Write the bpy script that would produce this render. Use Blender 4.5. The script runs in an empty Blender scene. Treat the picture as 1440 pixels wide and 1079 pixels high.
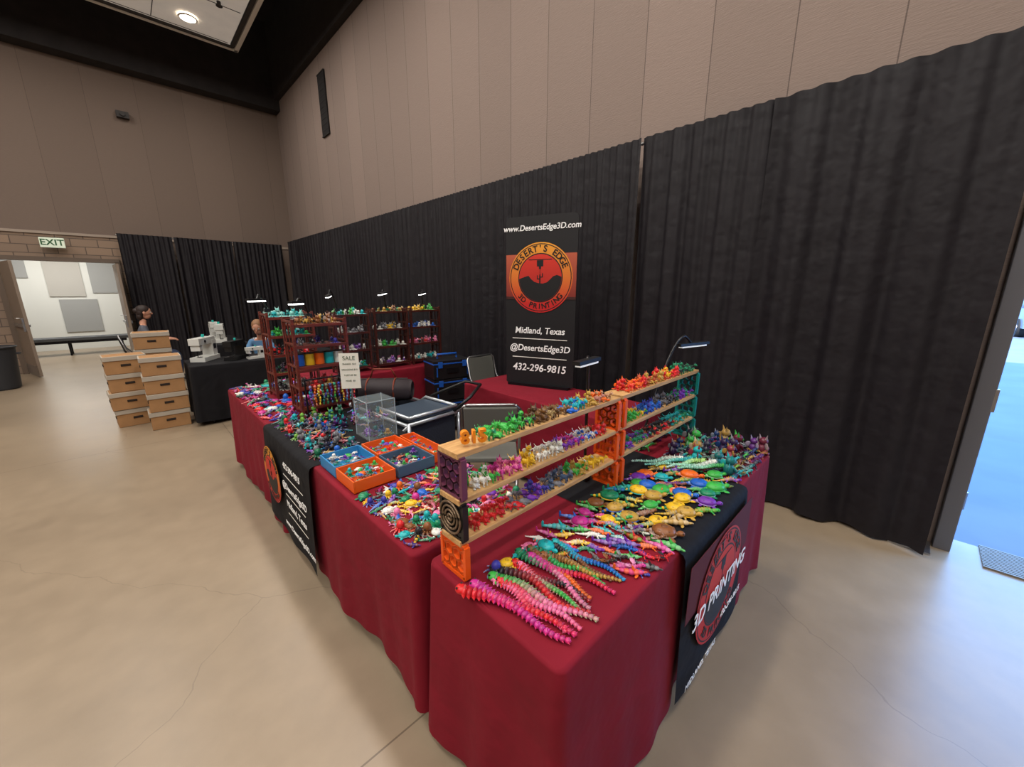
import bpy, math, random
import numpy as np
from mathutils import Vector, Matrix
random.seed(11); np.random.seed(11)
pi=math.pi
scene=bpy.context.scene
COL=scene.collection

# ------------------------------------------------------------ materials
def lin(c):
    o=[]
    for v in c[:3]:
        v=v/255.0
        o.append(v/12.92 if v<=0.04045 else ((v+0.055)/1.055)**2.4)
    return tuple(o)
_mc={}
def mat(name,rgb=(200,200,200),rough=.6,metal=0,emit=0,bump=0,bscale=200,var=0,vscale=4,coat=0,alpha=1,trans=0,sheen=0,ior=1.45):
    if name in _mc: return _mc[name]
    m=bpy.data.materials.new(name); m.use_nodes=True
    nt=m.node_tree; b=nt.nodes['Principled BSDF']
    c=lin(rgb)+(1,)
    b.inputs['Base Color'].default_value=c
    b.inputs['Roughness'].default_value=rough
    b.inputs['Metallic'].default_value=metal
    b.inputs['IOR'].default_value=ior
    if coat: b.inputs['Coat Weight'].default_value=coat
    if trans: b.inputs['Transmission Weight'].default_value=trans
    if sheen: b.inputs['Sheen Weight'].default_value=sheen
    if emit:
        b.inputs['Emission Color'].default_value=c; b.inputs['Emission Strength'].default_value=emit
    if alpha<1: b.inputs['Alpha'].default_value=alpha
    if bump or var:
        geo=nt.nodes.new('ShaderNodeNewGeometry')
    if bump:
        n=nt.nodes.new('ShaderNodeTexNoise'); n.inputs['Scale'].default_value=bscale; n.inputs['Detail'].default_value=3
        nt.links.new(geo.outputs['Position'],n.inputs['Vector'])
        bp=nt.nodes.new('ShaderNodeBump'); bp.inputs['Strength'].default_value=bump; bp.inputs['Distance'].default_value=.01
        nt.links.new(n.outputs['Fac'],bp.inputs['Height']); nt.links.new(bp.outputs['Normal'],b.inputs['Normal'])
    if var:
        n=nt.nodes.new('ShaderNodeTexNoise'); n.inputs['Scale'].default_value=vscale; n.inputs['Detail'].default_value=5
        nt.links.new(geo.outputs['Position'],n.inputs['Vector'])
        r=nt.nodes.new('ShaderNodeValToRGB')
        r.color_ramp.elements[0].position=.3; r.color_ramp.elements[1].position=.7
        r.color_ramp.elements[0].color=tuple(x*(1-var) for x in c[:3])+(1,)
        r.color_ramp.elements[1].color=tuple(min(1,x*(1+var)) for x in c[:3])+(1,)
        nt.links.new(n.outputs['Fac'],r.inputs['Fac']); nt.links.new(r.outputs['Color'],b.inputs['Base Color'])
    _mc[name]=m
    return m
class NT:
    def __init__(s,m): s.m=m; s.nt=m.node_tree; s.b=s.nt.nodes['Principled BSDF']
    def new(s,t,**kw):
        n=s.nt.nodes.new(t)
        for k,v in kw.items(): setattr(n,k,v)
        return n
    def link(s,a,b): s.nt.links.new(a,b)
    def math(s,op,a,b=None,c=None):
        n=s.nt.nodes.new('ShaderNodeMath'); n.operation=op
        for i,v in enumerate((a,b,c)):
            if v is None: continue
            if isinstance(v,(int,float)): n.inputs[i].default_value=v
            else: s.link(v,n.inputs[i])
        return n.outputs[0]
    def mix(s,f,a,b,blend='MIX'):
        n=s.nt.nodes.new('ShaderNodeMix'); n.data_type='RGBA'; n.blend_type=blend
        if isinstance(f,(int,float)): n.inputs[0].default_value=f
        else: s.link(f,n.inputs[0])
        for i,v in ((6,a),(7,b)):
            if isinstance(v,tuple): n.inputs[i].default_value=v if len(v)==4 else v+(1,)
            else: s.link(v,n.inputs[i])
        return n.outputs[2]

# vertex colour plastic for printed toys
def toy_mat():
    m=mat('printed_plastic',(200,200,200),.38); n=NT(m)
    a=n.new('ShaderNodeVertexColor'); a.layer_name='Col'
    n.link(a.outputs['Color'],n.b.inputs['Base Color'])
    return m
TOY=toy_mat()

def floor_mat():
    m=mat('polished_concrete',(168,148,124),.3,coat=.15); n=NT(m)
    n.b.inputs['Coat Roughness'].default_value=.35
    g=n.new('ShaderNodeNewGeometry'); sp=n.new('ShaderNodeSeparateXYZ'); n.link(g.outputs['Position'],sp.inputs[0])
    n1=n.new('ShaderNodeTexNoise'); n1.inputs['Scale'].default_value=.55; n1.inputs['Detail'].default_value=6; n1.inputs['Roughness'].default_value=.55
    n2=n.new('ShaderNodeTexNoise'); n2.inputs['Scale'].default_value=7; n2.inputs['Detail'].default_value=6
    n.link(g.outputs['Position'],n1.inputs['Vector']); n.link(g.outputs['Position'],n2.inputs['Vector'])
    r=n.new('ShaderNodeValToRGB'); e=r.color_ramp.elements
    e[0].position=.25; e[0].color=lin((128,112,93))+(1,); e[1].position=.75; e[1].color=lin((154,136,114))+(1,)
    n.link(n1.outputs['Fac'],r.inputs['Fac'])
    r2=n.new('ShaderNodeValToRGB'); e=r2.color_ramp.elements
    e[0].position=.3; e[0].color=(.84,.84,.84,1); e[1].position=.7; e[1].color=(1,1,1,1)
    n.link(n2.outputs['Fac'],r2.inputs['Fac'])
    c=n.mix(.8,r.outputs['Color'],r2.outputs['Color'],'MULTIPLY')
    def joint(sock,off,s,w):
        d=n.math('DIVIDE',n.math('SUBTRACT',sock,off),s)
        f=n.math('FRACT',n.math('ADD',d,100.5))
        a=n.math('ABSOLUTE',n.math('SUBTRACT',f,.5))
        return n.math('LESS_THAN',a,w/s)
    j=n.math('MAXIMUM',joint(sp.outputs['X'],.66,4.6,.0035),joint(sp.outputs['Y'],1.12,4.6,.0035))
    nv=n.new('ShaderNodeTexNoise'); nv.inputs['Scale'].default_value=1.6; nv.inputs['Detail'].default_value=5
    n.link(g.outputs['Position'],nv.inputs['Vector'])
    vm=n.new('ShaderNodeVectorMath'); vm.operation='MULTIPLY_ADD'
    n.link(nv.outputs['Color'],vm.inputs[0]); vm.inputs[1].default_value=(.35,.35,.35); n.link(g.outputs['Position'],vm.inputs[2])
    vo=n.new('ShaderNodeTexVoronoi'); vo.feature='DISTANCE_TO_EDGE'; vo.inputs['Scale'].default_value=.3
    n.link(vm.outputs[0],vo.inputs['Vector'])
    ck=n.math('MULTIPLY',n.math('LESS_THAN',vo.outputs['Distance'],.0007),.25)
    c=n.mix(n.math('MAXIMUM',n.math('MULTIPLY',j,.7),ck),c,lin((70,55,42)))
    n.link(c,n.b.inputs['Base Color'])
    rr=n.math('MULTIPLY_ADD',n2.outputs['Fac'],.12,.27)
    n.link(rr,n.b.inputs['Roughness'])
    return m

def wall_mat(name,axis,rgb,off,spacing=.57,ls=.6):
    m=mat(name,rgb,.9); n=NT(m)
    g=n.new('ShaderNodeNewGeometry'); sp=n.new('ShaderNodeSeparateXYZ'); n.link(g.outputs['Position'],sp.inputs[0])
    d=n.math('DIVIDE',n.math('SUBTRACT',sp.outputs[axis],off),spacing)
    d=n.math('ADD',d,100)
    fr=n.math('FRACT',d); fl=n.math('FLOOR',d)
    a=n.math('ABSOLUTE',n.math('SUBTRACT',fr,.5))
    line=n.math('GREATER_THAN',a,.5-.004/spacing)
    wn=n.new('ShaderNodeTexWhiteNoise'); wn.noise_dimensions='1D'; n.link(fl,wn.inputs['W'])
    nz=n.new('ShaderNodeTexNoise'); nz.inputs['Scale'].default_value=60; nz.inputs['Detail'].default_value=3
    mp=n.new('ShaderNodeMapping'); mp.inputs['Scale'].default_value=(.25,.25,3.0); n.link(g.outputs['Position'],mp.inputs[0]); n.link(mp.outputs[0],nz.inputs['Vector'])
    c0=lin(rgb)
    c=n.mix(wn.outputs['Value'],tuple(x*.93 for x in c0),tuple(x*1.05 for x in c0))
    c=n.mix(n.math('MULTIPLY',nz.outputs['Fac'],.35),c,tuple(x*.6 for x in c0))
    c=n.mix(n.math('MULTIPLY',line,ls),c,lin((50,42,38)))
    n.link(c,n.b.inputs['Base Color'])
    bp=n.new('ShaderNodeBump'); bp.inputs['Strength'].default_value=.3; bp.inputs['Distance'].default_value=.01
    n.link(n.math('SUBTRACT',nz.outputs['Fac'],n.math('MULTIPLY',line,2)),bp.inputs['Height']); n.link(bp.outputs['Normal'],n.b.inputs['Normal'])
    return m
def brick_mat():
    m=mat('split_face_brick',(150,120,100),.9); n=NT(m)
    g=n.new('ShaderNodeNewGeometry'); sp=n.new('ShaderNodeSeparateXYZ'); n.link(g.outputs['Position'],sp.inputs[0])
    cb=n.new('ShaderNodeCombineXYZ'); n.link(sp.outputs['X'],cb.inputs[0]); n.link(sp.outputs['Z'],cb.inputs[1])
    b=n.new('ShaderNodeTexBrick'); n.link(cb.outputs[0],b.inputs['Vector'])
    b.inputs['Scale'].default_value=1; b.inputs['Brick Width'].default_value=.4; b.inputs['Row Height'].default_value=.16; b.inputs['Mortar Size'].default_value=.008
    b.inputs['Color1'].default_value=lin((142,120,102))+(1,); b.inputs['Color2'].default_value=lin((126,108,94))+(1,); b.inputs['Mortar'].default_value=lin((90,78,70))+(1,)
    n.link(b.outputs['Color'],n.b.inputs['Base Color'])
    return m
def cloth_mat(name,rgb,dark=.55,sheen=.0,spec=.3,rough=.85):
    m=mat(name,rgb,rough,sheen=sheen); n=NT(m)
    n.b.inputs['Specular IOR Level'].default_value=spec
    g=n.new('ShaderNodeNewGeometry')
    nz=n.new('ShaderNodeTexNoise'); nz.inputs['Scale'].default_value=3; nz.inputs['Detail'].default_value=4; n.link(g.outputs['Position'],nz.inputs['Vector'])
    c0=lin(rgb)
    c=n.mix(nz.outputs['Fac'],tuple(x*dark for x in c0),tuple(min(1,x*1.25) for x in c0))
    n.link(c,n.b.inputs['Base Color'])
    n2=n.new('ShaderNodeTexNoise'); n2.inputs['Scale'].default_value=500; n.link(g.outputs['Position'],n2.inputs['Vector'])
    n3=n.new('ShaderNodeTexNoise'); n3.inputs['Scale'].default_value=9; n3.inputs['Detail'].default_value=2; n.link(g.outputs['Position'],n3.inputs['Vector'])
    bp=n.new('ShaderNodeBump'); bp.inputs['Strength'].default_value=.15; bp.inputs['Distance'].default_value=.002
    n.link(n2.outputs['Fac'],bp.inputs['Height'])
    bq=n.new('ShaderNodeBump'); bq.inputs['Strength'].default_value=.35; bq.inputs['Distance'].default_value=.03
    n.link(n3.outputs['Fac'],bq.inputs['Height']); n.link(bp.outputs['Normal'],bq.inputs['Normal']); n.link(bq.outputs['Normal'],n.b.inputs['Normal'])
    return m
def wood_mat(name,a,b,scale=6):
    m=mat(name,a,.45); n=NT(m)
    tc=n.new('ShaderNodeTexCoord')
    mp=n.new('ShaderNodeMapping'); mp.inputs['Scale'].default_value=(1.2,12,12); n.link(tc.outputs['Object'],mp.inputs[0])
    nz=n.new('ShaderNodeTexNoise'); nz.inputs['Scale'].default_value=scale; nz.inputs['Detail'].default_value=6; n.link(mp.outputs[0],nz.inputs['Vector'])
    r=n.new('ShaderNodeValToRGB'); e=r.color_ramp.elements
    e[0].position=.35; e[0].color=lin(a)+(1,); e[1].position=.65; e[1].color=lin(b)+(1,)
    n.link(nz.outputs['Fac'],r.inputs['Fac']); n.link(r.outputs['Color'],n.b.inputs['Base Color'])
    return m

FLOOR=floor_mat()
W_R=wall_mat('acoustic_wall_long','Y',(138,121,112),.353)
W_B=wall_mat('acoustic_wall_end','X',(118,102,92),.1,.8,.35)
W_DARK=mat('dark_bulkhead',(42,38,38),.9,var=.2)
BRICK=brick_mat()
RED=cloth_mat('burgundy_cloth',(118,13,32),.75)
BLACKC=cloth_mat('black_cloth',(16,15,19),.7)
DRAPE=cloth_mat('black_drape',(22,18,23),.75,spec=.35,rough=.6)
METAL=mat('brushed_metal',(170,170,172),.35,1)
DKMET=mat('dark_metal',(40,40,44),.4,.8)
BLKPL=mat('black_plastic',(20,20,22),.4)
WHITE=mat('white_paint',(225,222,215),.6)
PINE=wood_mat('pine_plank',(176,132,80),(204,162,108))
CHERRY=wood_mat('cherry_wood',(78,26,18),(112,42,28))
DKWOOD=wood_mat('dark_walnut',(50,20,16),(80,32,24))

# ------------------------------------------------------------ mesh builder
def usphere(k):
    vs={};F=[];V=[]
    def idx(p):
        key=tuple(np.round(p,6))
        if key not in vs: vs[key]=len(V); V.append(p)
        return vs[key]
    for ax in range(3):
        for sg in (-1,1):
            for i in range(k):
                for j in range(k):
                    q=[]
                    for (a,b) in ((0,0),(1,0),(1,1),(0,1)):
                        u=math.tan((-1+2*(i+a)/k)*pi/4); v=math.tan((-1+2*(j+b)/k)*pi/4)
                        p=[0,0,0]; p[ax]=sg; p[(ax+1)%3]=u*sg; p[(ax+2)%3]=v
                        q.append(idx(np.array(p,float)))
                    F.append(q)
    V=np.array(V); V/=np.linalg.norm(V,axis=1)[:,None]
    return V,F
SPH={k:usphere(k) for k in (2,3,4,6)}
def frame(d):
    x=np.array(d,float); x/=max(1e-9,np.linalg.norm(x))
    up=np.array([0,0,1.]) if abs(x[2])<.98 else np.array([0,1.,0])
    y=np.cross(up,x); y/=np.linalg.norm(y); z=np.cross(x,y)
    return np.stack([x,y,z],axis=1)
def mixc(a,b,t): return tuple(a[i]*(1-t)+b[i]*t for i in range(3))
class MB:
    def __init__(s): s.V=[];s.F=[];s.MI=[];s.S=[];s.C=[];s.n=0;s.T=None
    def add(s,v,f,m=0,smooth=False,col=(1,1,1)):
        v=np.asarray(v,float)
        if s.T is not None: v=v@s.T[:3,:3].T+s.T[:3,3]
        o=s.n; s.V.append(v); s.F.extend([[i+o for i in q] for q in f])
        s.MI.extend([m]*len(f)); s.S.extend([smooth]*len(f))
        c=np.ones((len(v),4)); c[:,:3]=col; s.C.append(c); s.n+=len(v)
    def box(s,c,d,m=0,rz=0,col=(1,1,1),taper=1,R=None):
        x,y,z=[k/2 for k in d]
        v=np.array([[-x,-y,-z],[x,-y,-z],[x,y,-z],[-x,y,-z],[-x*taper,-y*taper,z],[x*taper,-y*taper,z],[x*taper,y*taper,z],[-x*taper,y*taper,z]])
        if rz:
            ca,sa=math.cos(rz),math.sin(rz); v=v@np.array([[ca,sa,0],[-sa,ca,0],[0,0,1]])
        if R is not None: v=v@R.T
        s.add(v+np.array(c),[[0,3,2,1],[4,5,6,7],[0,1,5,4],[1,2,6,5],[2,3,7,6],[3,0,4,7]],m,False,col)
    def beam(s,p,q,w,h,m=0,col=(1,1,1)):
        p=np.array(p,float);q=np.array(q,float)
        s.box((p+q)/2,(np.linalg.norm(q-p),w,h),m,col=col,R=frame(q-p))
    def cyl(s,p,q,r,m=0,n=16,r2=None,caps=True,col=(1,1,1),smooth=True):
        if r2 is None: r2=r
        p=np.array(p,float);q=np.array(q,float);R=frame(q-p)
        a=np.arange(n)*2*pi/n
        ring=np.stack([np.zeros(n),np.cos(a),np.sin(a)],1)
        v=np.concatenate([(ring*r)@R.T+p,(ring*r2)@R.T+q])
        s.add(v,[[i,(i+1)%n,n+(i+1)%n,n+i] for i in range(n)],m,smooth,col)
        if caps:
            s.add(v[:n],[list(range(n))[::-1]],m,False,col); s.add(v[n:],[list(range(n))],m,False,col)
    def tube(s,pts,r,m=0,n=8,col=(1,1,1),closed=False):
        pts=[np.array(p,float) for p in pts]; N=len(pts); a=np.arange(n)*2*pi/n; V=[]
        for i,p in enumerate(pts):
            if closed: d=pts[(i+1)%N]-pts[i-1]
            else: d=pts[min(i+1,N-1)]-pts[max(i-1,0)]
            rr=r[i] if isinstance(r,(list,tuple)) else r
            ring=np.stack([np.zeros(n),np.cos(a)*rr,np.sin(a)*rr],1); V.append(ring@frame(d).T+p)
        F=[]
        for i in range(N if closed else N-1):
            k=(i+1)%N
            for j in range(n): F.append([i*n+j,i*n+(j+1)%n,k*n+(j+1)%n,k*n+j])
        if not closed: F+= [list(range(n))[::-1],[ (N-1)*n+j for j in range(n)]]
        s.add(np.concatenate(V),F,m,True,col)
    def ell(s,c,r,d=None,m=0,col=(1,1,1),k=2):
        V,F=SPH[k]
        v=V*np.array(r)
        if d is not None: v=v@frame(d).T
        s.add(v+np.array(c),F,m,True,col)
    def seg(s,p,q,r,m=0,col=(1,1,1),k=2,flat=1.0,over=1.15):
        p=np.array(p,float);q=np.array(q,float);L=np.linalg.norm(q-p)/2
        s.ell((p+q)/2,(L*over+r*.3,r,r*flat),q-p,m,col,k)
    def cone(s,p,q,r,m=0,n=5,col=(1,1,1)): s.cyl(p,q,r,m,n,r*.05,False,col,False)
    def prism(s,poly,axis,a,b,m=0,col=(1,1,1),smooth=False):
        n=len(poly); V=[]
        for t in (a,b):
            for (u,w) in poly:
                p=[0,0,0]; p[axis]=t; o=[i for i in range(3) if i!=axis]; p[o[0]]=u; p[o[1]]=w; V.append(p)
        F=[[i,(i+1)%n,n+(i+1)%n,n+i] for i in range(n)]
        s.add(V,F,m,smooth,col); s.add(V,[list(range(n)),[n+i for i in range(n)][::-1]],m,False,col)
    def build(s,name,mats,parent=None,bevel=0,loc=None,rz=0):
        me=bpy.data.meshes.new(name)
        V=np.concatenate(s.V); me.from_pydata(V.tolist(),[],s.F)
        for m in mats: me.materials.append(m)
        me.polygons.foreach_set('material_index',s.MI); me.polygons.foreach_set('use_smooth',s.S)
        ca=me.color_attributes.new('Col','FLOAT_COLOR','POINT'); ca.data.foreach_set('color',np.concatenate(s.C).ravel())
        me.update()
        o=bpy.data.objects.new(name,me); COL.objects.link(o)
        if parent: o.parent=parent
        if bevel:
            b=o.modifiers.new('bev','BEVEL'); b.width=bevel; b.segments=2; b.limit_method='ANGLE'; b.angle_limit=math.radians(50)
        if loc is not None: o.location=loc
        if rz: o.rotation_euler=(0,0,rz)
        return o
def empty(name,loc=(0,0,0),rz=0):
    e=bpy.data.objects.new(name,None); e.empty_display_size=.1; e.location=loc; e.rotation_euler=(0,0,rz); COL.objects.link(e); return e
def tmat(x,y,z,s,yaw,pitch=0):
    M=Matrix.Translation((x,y,z))@Matrix.Rotation(yaw,4,'Z')@Matrix.Rotation(pitch,4,'Y')@Matrix.Scale(s,4)
    return np.array(M)

# ------------------------------------------------------------ room
X1=3.65; Y1=12.6; XL=-8.0; Y0=-6.0; ZT=8.0
def boxobj(name,a,b,m,bevel=0):
    mb=MB(); mb.box([(a[i]+b[i])/2 for i in range(3)],[b[i]-a[i] for i in range(3)]); return mb.build(name,[m],bevel=bevel)
boxobj('floor',(XL-.15,Y0-.15,-.1),(X1+.15,18.2,0),FLOOR)
def multi(name,boxes,mats):
    mb=MB()
    for a,b,mi in boxes: mb.box([(a[i]+b[i])/2 for i in range(3)],[b[i]-a[i] for i in range(3)],mi)
    return mb.build(name,mats)
DY0,DY1,DZ=-2.3,-.38,2.3
multi('wall_right',[((X1,DY1,0),(X1+.15,Y1,ZT),0),((X1,Y0,0),(X1+.15,DY0,ZT),0),((X1,DY0,DZ),(X1+.15,DY1,ZT),0)],[W_R])
multi('wall_back',[((XL,Y1,2.8),(X1,Y1+.15,ZT),0),((XL,Y1,0),(-1.62,Y1+.15,2.8),1),((.0,Y1,0),(.3,Y1+.15,2.8),1),((.3,Y1,0),(X1,Y1+.15,2.8),0),((-1.62,Y1,2.25),(.0,Y1+.15,2.8),1)],[W_B,BRICK])
boxobj('wall_left',(XL-.15,Y0,0),(XL,Y1,ZT),W_B)
boxobj('wall_front',(XL,Y0-.15,0),(X1,Y0,ZT),W_B)
boxobj('ceiling',(XL-.15,Y0-.15,ZT),(X1+.15,Y1+.15,ZT+.12),W_DARK)
multi('ceiling_bulkhead',[((XL,Y1-.35,6.12),(X1,Y1,ZT),0),((X1-.12,Y0,6.35),(X1,Y1-.35,ZT),0)],[W_DARK])
boxobj('trim_1',(XL,Y1-.03,2.78),(X1,Y1,2.83),mat('trim_light',(150,135,122),.6))
# ceiling cloud
mb=MB()
cw=mat('ceiling_tile_glow',(224,217,207),.8,var=.05,emit=.2); edge=mat('cloud_edge',(60,56,54),.7)  # weak emission added to brighten the panel; the tile itself is no lamp
S=-.22
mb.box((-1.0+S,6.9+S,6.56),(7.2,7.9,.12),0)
mb.box((-1.0+S,10.90+S,6.58),(7.3,.06,.2),1); mb.box((2.64+S,6.9+S,6.58),(.06,8.0,.2),1)
mb.box((-1.0+S,10.97+S,6.5),(7.5,.07,.06),2); mb.box((2.72+S,6.9+S,6.5),(.07,8.2,.06),2)
for i in range(7): mb.box((2.6-1.2*i+S,6.9+S,6.497),(.012,7.8,.006),1)
for i in range(7): mb.box((-1+S,10.8-1.2*i+S,6.497),(7.1,.012,.006),1)
for (x,y) in ((2.0,9.3),(.8,9.3)):
    mb.cyl((x,y,6.5),(x,y,6.44),.03,1); mb.cyl((x,y,6.44),(x,y,6.43),.05,1)
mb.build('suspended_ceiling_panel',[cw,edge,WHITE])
mb=MB(); mb.box((X1-.015,9.35,5.42),(.03,.36,1.15),0)
for z in (5.99,4.85): mb.box((X1-.02,9.35,z),(.035,.37,.02),1)
for i in range(10): mb.box((X1-.032,9.35,4.95+i*.105),(.008,.33,.01),1)
mb.build('wall_air_vent',[mat('vent_black',(26,22,22),.95),mat('vent_edge',(36,32,31),.9)])
mb=MB(); mb.box((.62,Y1-.06,5.3),(.2,.12,.12),0); mb.cyl((.62,Y1-.12,5.3),(.62,Y1-.16,5.3),.04,0)
mb.build('wall_camera_housing',[mat('housing_dark',(45,40,38),.6)])

# corridor behind back door
multi('wall_corridor',[((-5,17.0,0),(2.5,17.15,3.2),0),((-5.1,12.75,0),(-5,17,3.2),0),((2.5,12.75,0),(2.6,17,3.2),0),((-5.1,12.75,3.2),(2.6,17.15,3.3),0)],[mat('corridor_wall',(205,205,198),.7)])
multi('corridor_wall_panels',[((-2.6,16.97,2.0),(-1.75,17,3.0),0),((-1.45,16.97,1.5),(-.75,17,2.9),1),((-1.3,16.97,.5),(-.55,17,1.42),0),((-.6,16.97,1.6),(.1,17,2.6),0),((-2.7,16.96,1.25),(-2.0,17,1.65),2)],
      [mat('panel_grey',(148,148,145),.8),mat('panel_midgrey',(172,168,160),.8),mat('poster_white_glow',(245,248,252),.5,emit=.4)])  # poster emits a little to look brightly lit; it is plain print
mb=MB(); mb.box((-1.2,15.6,.42),(2.4,.5,.08),0)
for x in (-2.2,-1.2,-.2):
    for y in (15.4,15.8): mb.cyl((x,y,0),(x,y,.38),.02,1)
mb.box((-1.2,15.4,.34),(2.2,.03,.05),1); mb.box((-1.2,15.8,.34),(2.2,.03,.05),1)
mb.build('corridor_bench',[mat('bench_grey',(70,72,74),.6),DKMET],bevel=.01)

def door_leaf(name,hx,sgn,ang):
    mb=MB(); mb.box((.40,0,1.11),(.80,.045,2.18),0); mb.box((.40,-.03,1.0),(.62,.05,.05),1); mb.box((.40,.03,1.0),(.62,.05,.05),1)
    mb.box((.74,-.035,1.02),(.05,.03,.25),1); mb.box((.40,-.025,.12),(.78,.006,.2),1)
    mb.tube([(.74,-.05,1.15),(.74,-.1,1.15),(.64,-.1,1.15)],.01,1)
    return mb.build(name,[mat('door_taupe',(128,112,98),.5),METAL],bevel=.004,loc=(hx,Y1-.06,.0),rz=ang)
door_leaf('door_1',-1.60,1,math.radians(-74))
door_leaf('door_2',-.03,1,math.radians(-86))
mb=MB(); fm=mat('door_frame_paint',(95,80,68),.5)
mb.box((-1.66,Y1-.02,1.13),(.08,.1,2.26),0); mb.box((.04,Y1-.02,1.13),(.08,.1,2.26),0); mb.box((-.81,Y1-.02,2.29),(1.78,.1,.08),0)
mb.build('trim_2',[fm])
e=empty('exit_sign',(-.84,Y1-.16,2.60),0)
mb=MB(); mb.box((0,0,0),(.34,.06,.19),0); mb.box((0,.08,.04),(.06,.12,.06),1); mb.build('housing',[mat('exit_white',(205,215,195),.5,emit=.25),WHITE],parent=e,bevel=.006)
def text(parent,s,x,z,size,rgb=(240,240,240),y=-.004,rot=0,shear=.15,align='CENTER',off=.0,name='lettering',emit=0):
    cu=bpy.data.curves.new(name,'FONT'); cu.body=s; cu.size=size; cu.align_x=align; cu.align_y='CENTER'; cu.extrude=.0006; cu.shear=shear; cu.offset=off*size
    cu.materials.append(mat('ink_%d_%d_%d'%rgb,rgb,.5,emit=emit))
    o=bpy.data.objects.new(name,cu); COL.objects.link(o); o.parent=parent; o.location=(x,y,z); o.rotation_euler=(pi/2,rot,0); return o
text(e,'EXIT',0,0,.16,(40,90,50),y=-.033,shear=0,off=.02)

# right exit door frame + threshold grate
mb=MB(); al=mat('aluminium_frame',(104,104,110),.45,.4)
mb.box((X1+.03,DY1+.03,DZ/2),(.20,.08,DZ),0); mb.box((X1+.06,DY0-.03,DZ/2),(.26,.08,DZ),0); mb.box((X1+.06,(DY0+DY1)/2,DZ+.03),(.26,2.0,.08),0)
mb.box((X1-.055,DY1-.012,1.02),(.03,.02,.14),1)
for z in (.25,1.9): mb.cyl((X1+.1,DY1-.02,z),(X1+.1,DY1-.02,z+.12),.015,1)
mb.build('exterior_door_frame',[al,METAL],bevel=.004)
mb=MB(); gm=mat('grate_metal',(120,112,102),.5,.4)
for i in range(14): mb.box((X1-.13+i*.022,-1.40,.006),(.012,1.75,.012),0)
for i in range(9): mb.box((X1+.01,-2.2+i*.2,.004),(.30,.02,.008),0)
mb.build('threshold_grate',[gm])

# ------------------------------------------------------------ drapes
def drape(mb,p0,p1,z0,z1,k,amp,seed,m=0):
    rnd=random.Random(seed); p0=np.array(p0,float);p1=np.array(p1,float);L=np.linalg.norm(p1-p0);d=(p1-p0)/L;nrm=np.array([d[1],-d[0]])
    n=int(L/.014); rows=18; a=[rnd.uniform(0,6.28) for _ in range(8)]
    V=[];F=[]
    for r in range(rows+1):
        t=r/rows; z=z1+(z0-z1)*t
        for i in range(n+1):
            s=L*i/n
            w=math.sin(2*pi*k*s+1.6*math.sin(2*pi*.33*s+a[0])+a[1]+.5*t*math.sin(3*s+a[6]))
            w=math.copysign(abs(w)**.8,w)
            w2=math.sin(2*pi*k*2.3*s+2*math.sin(2*pi*.21*s+a[2])+a[3])
            w3=math.sin(2*pi*k*.43*s+a[4]+t*.7)
            top=math.exp(-t*14)
            env=.5+.5*math.sin(2*pi*.4*s+a[7])
            o=amp*((.45+.55*t)*w*(1-top*.7)*(.35+env*.85)+.35*w2*(.6+.4*top)+.6*w3*t)
            s2=s+.012*math.sin(2*pi*k*s+a[5])*t
            p=p0+d*s2+nrm*o
            zz=z+(0.008*math.sin(2*pi*k*s*1.0) if r==rows else 0)
            V.append((p[0],p[1],zz))
    for r in range(rows):
        for i in range(n):
            q=r*(n+1)+i; F.append([q,q+1,q+n+2,q+n+1])
    mb.add(V,F,m,True)
mb=MB(); XD=3.42
for i,(a,b,k,am) in enumerate([(-.27,.93,3.4,.042),(.93,1.902,5.5,.034),(1.912,3.0,6,.036),(3.0,4.2,6.5,.038),(4.205,6.5,6,.04),(6.505,9.0,5.5,.045),(9.005,12.2,5,.05)]):
    drape(mb,(XD,a),(XD,b),.02,2.93,k,am,i+3)
mb.cyl((XD+.05,-.28,2.90),(XD+.05,12.3,2.90),.012,1)
for y in (-.2,2.2,4.5,6.9,9.3,12.25):
    mb.cyl((XD+.12,y,0.012),(XD+.12,y,2.90),.02,1); mb.box((XD+.11,y,.006),(.18,.2,.012),1)
mb.build('pipe_and_drape_curtain',[DRAPE,METAL])
mb=MB(); YD=12.30
for i,(a,b) in enumerate([(.12,1.03),(1.06,2.18),(2.2,3.3)]):
    drape(mb,(b,YD),(a,YD),.02,2.86,5,.045,i+30)
mb.cyl((.1,YD+.07,2.835),(3.32,YD+.07,2.835),.012,1)
for x in (.2,1.2,2.4): mb.cyl((x,YD+.12,0.012),(x,YD+.12,2.84),.02,1); mb.box((x,YD+.1,.006),(.3,.2,.012),1)
mb.build('pipe_and_drape_curtain',[DRAPE,METAL])

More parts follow.
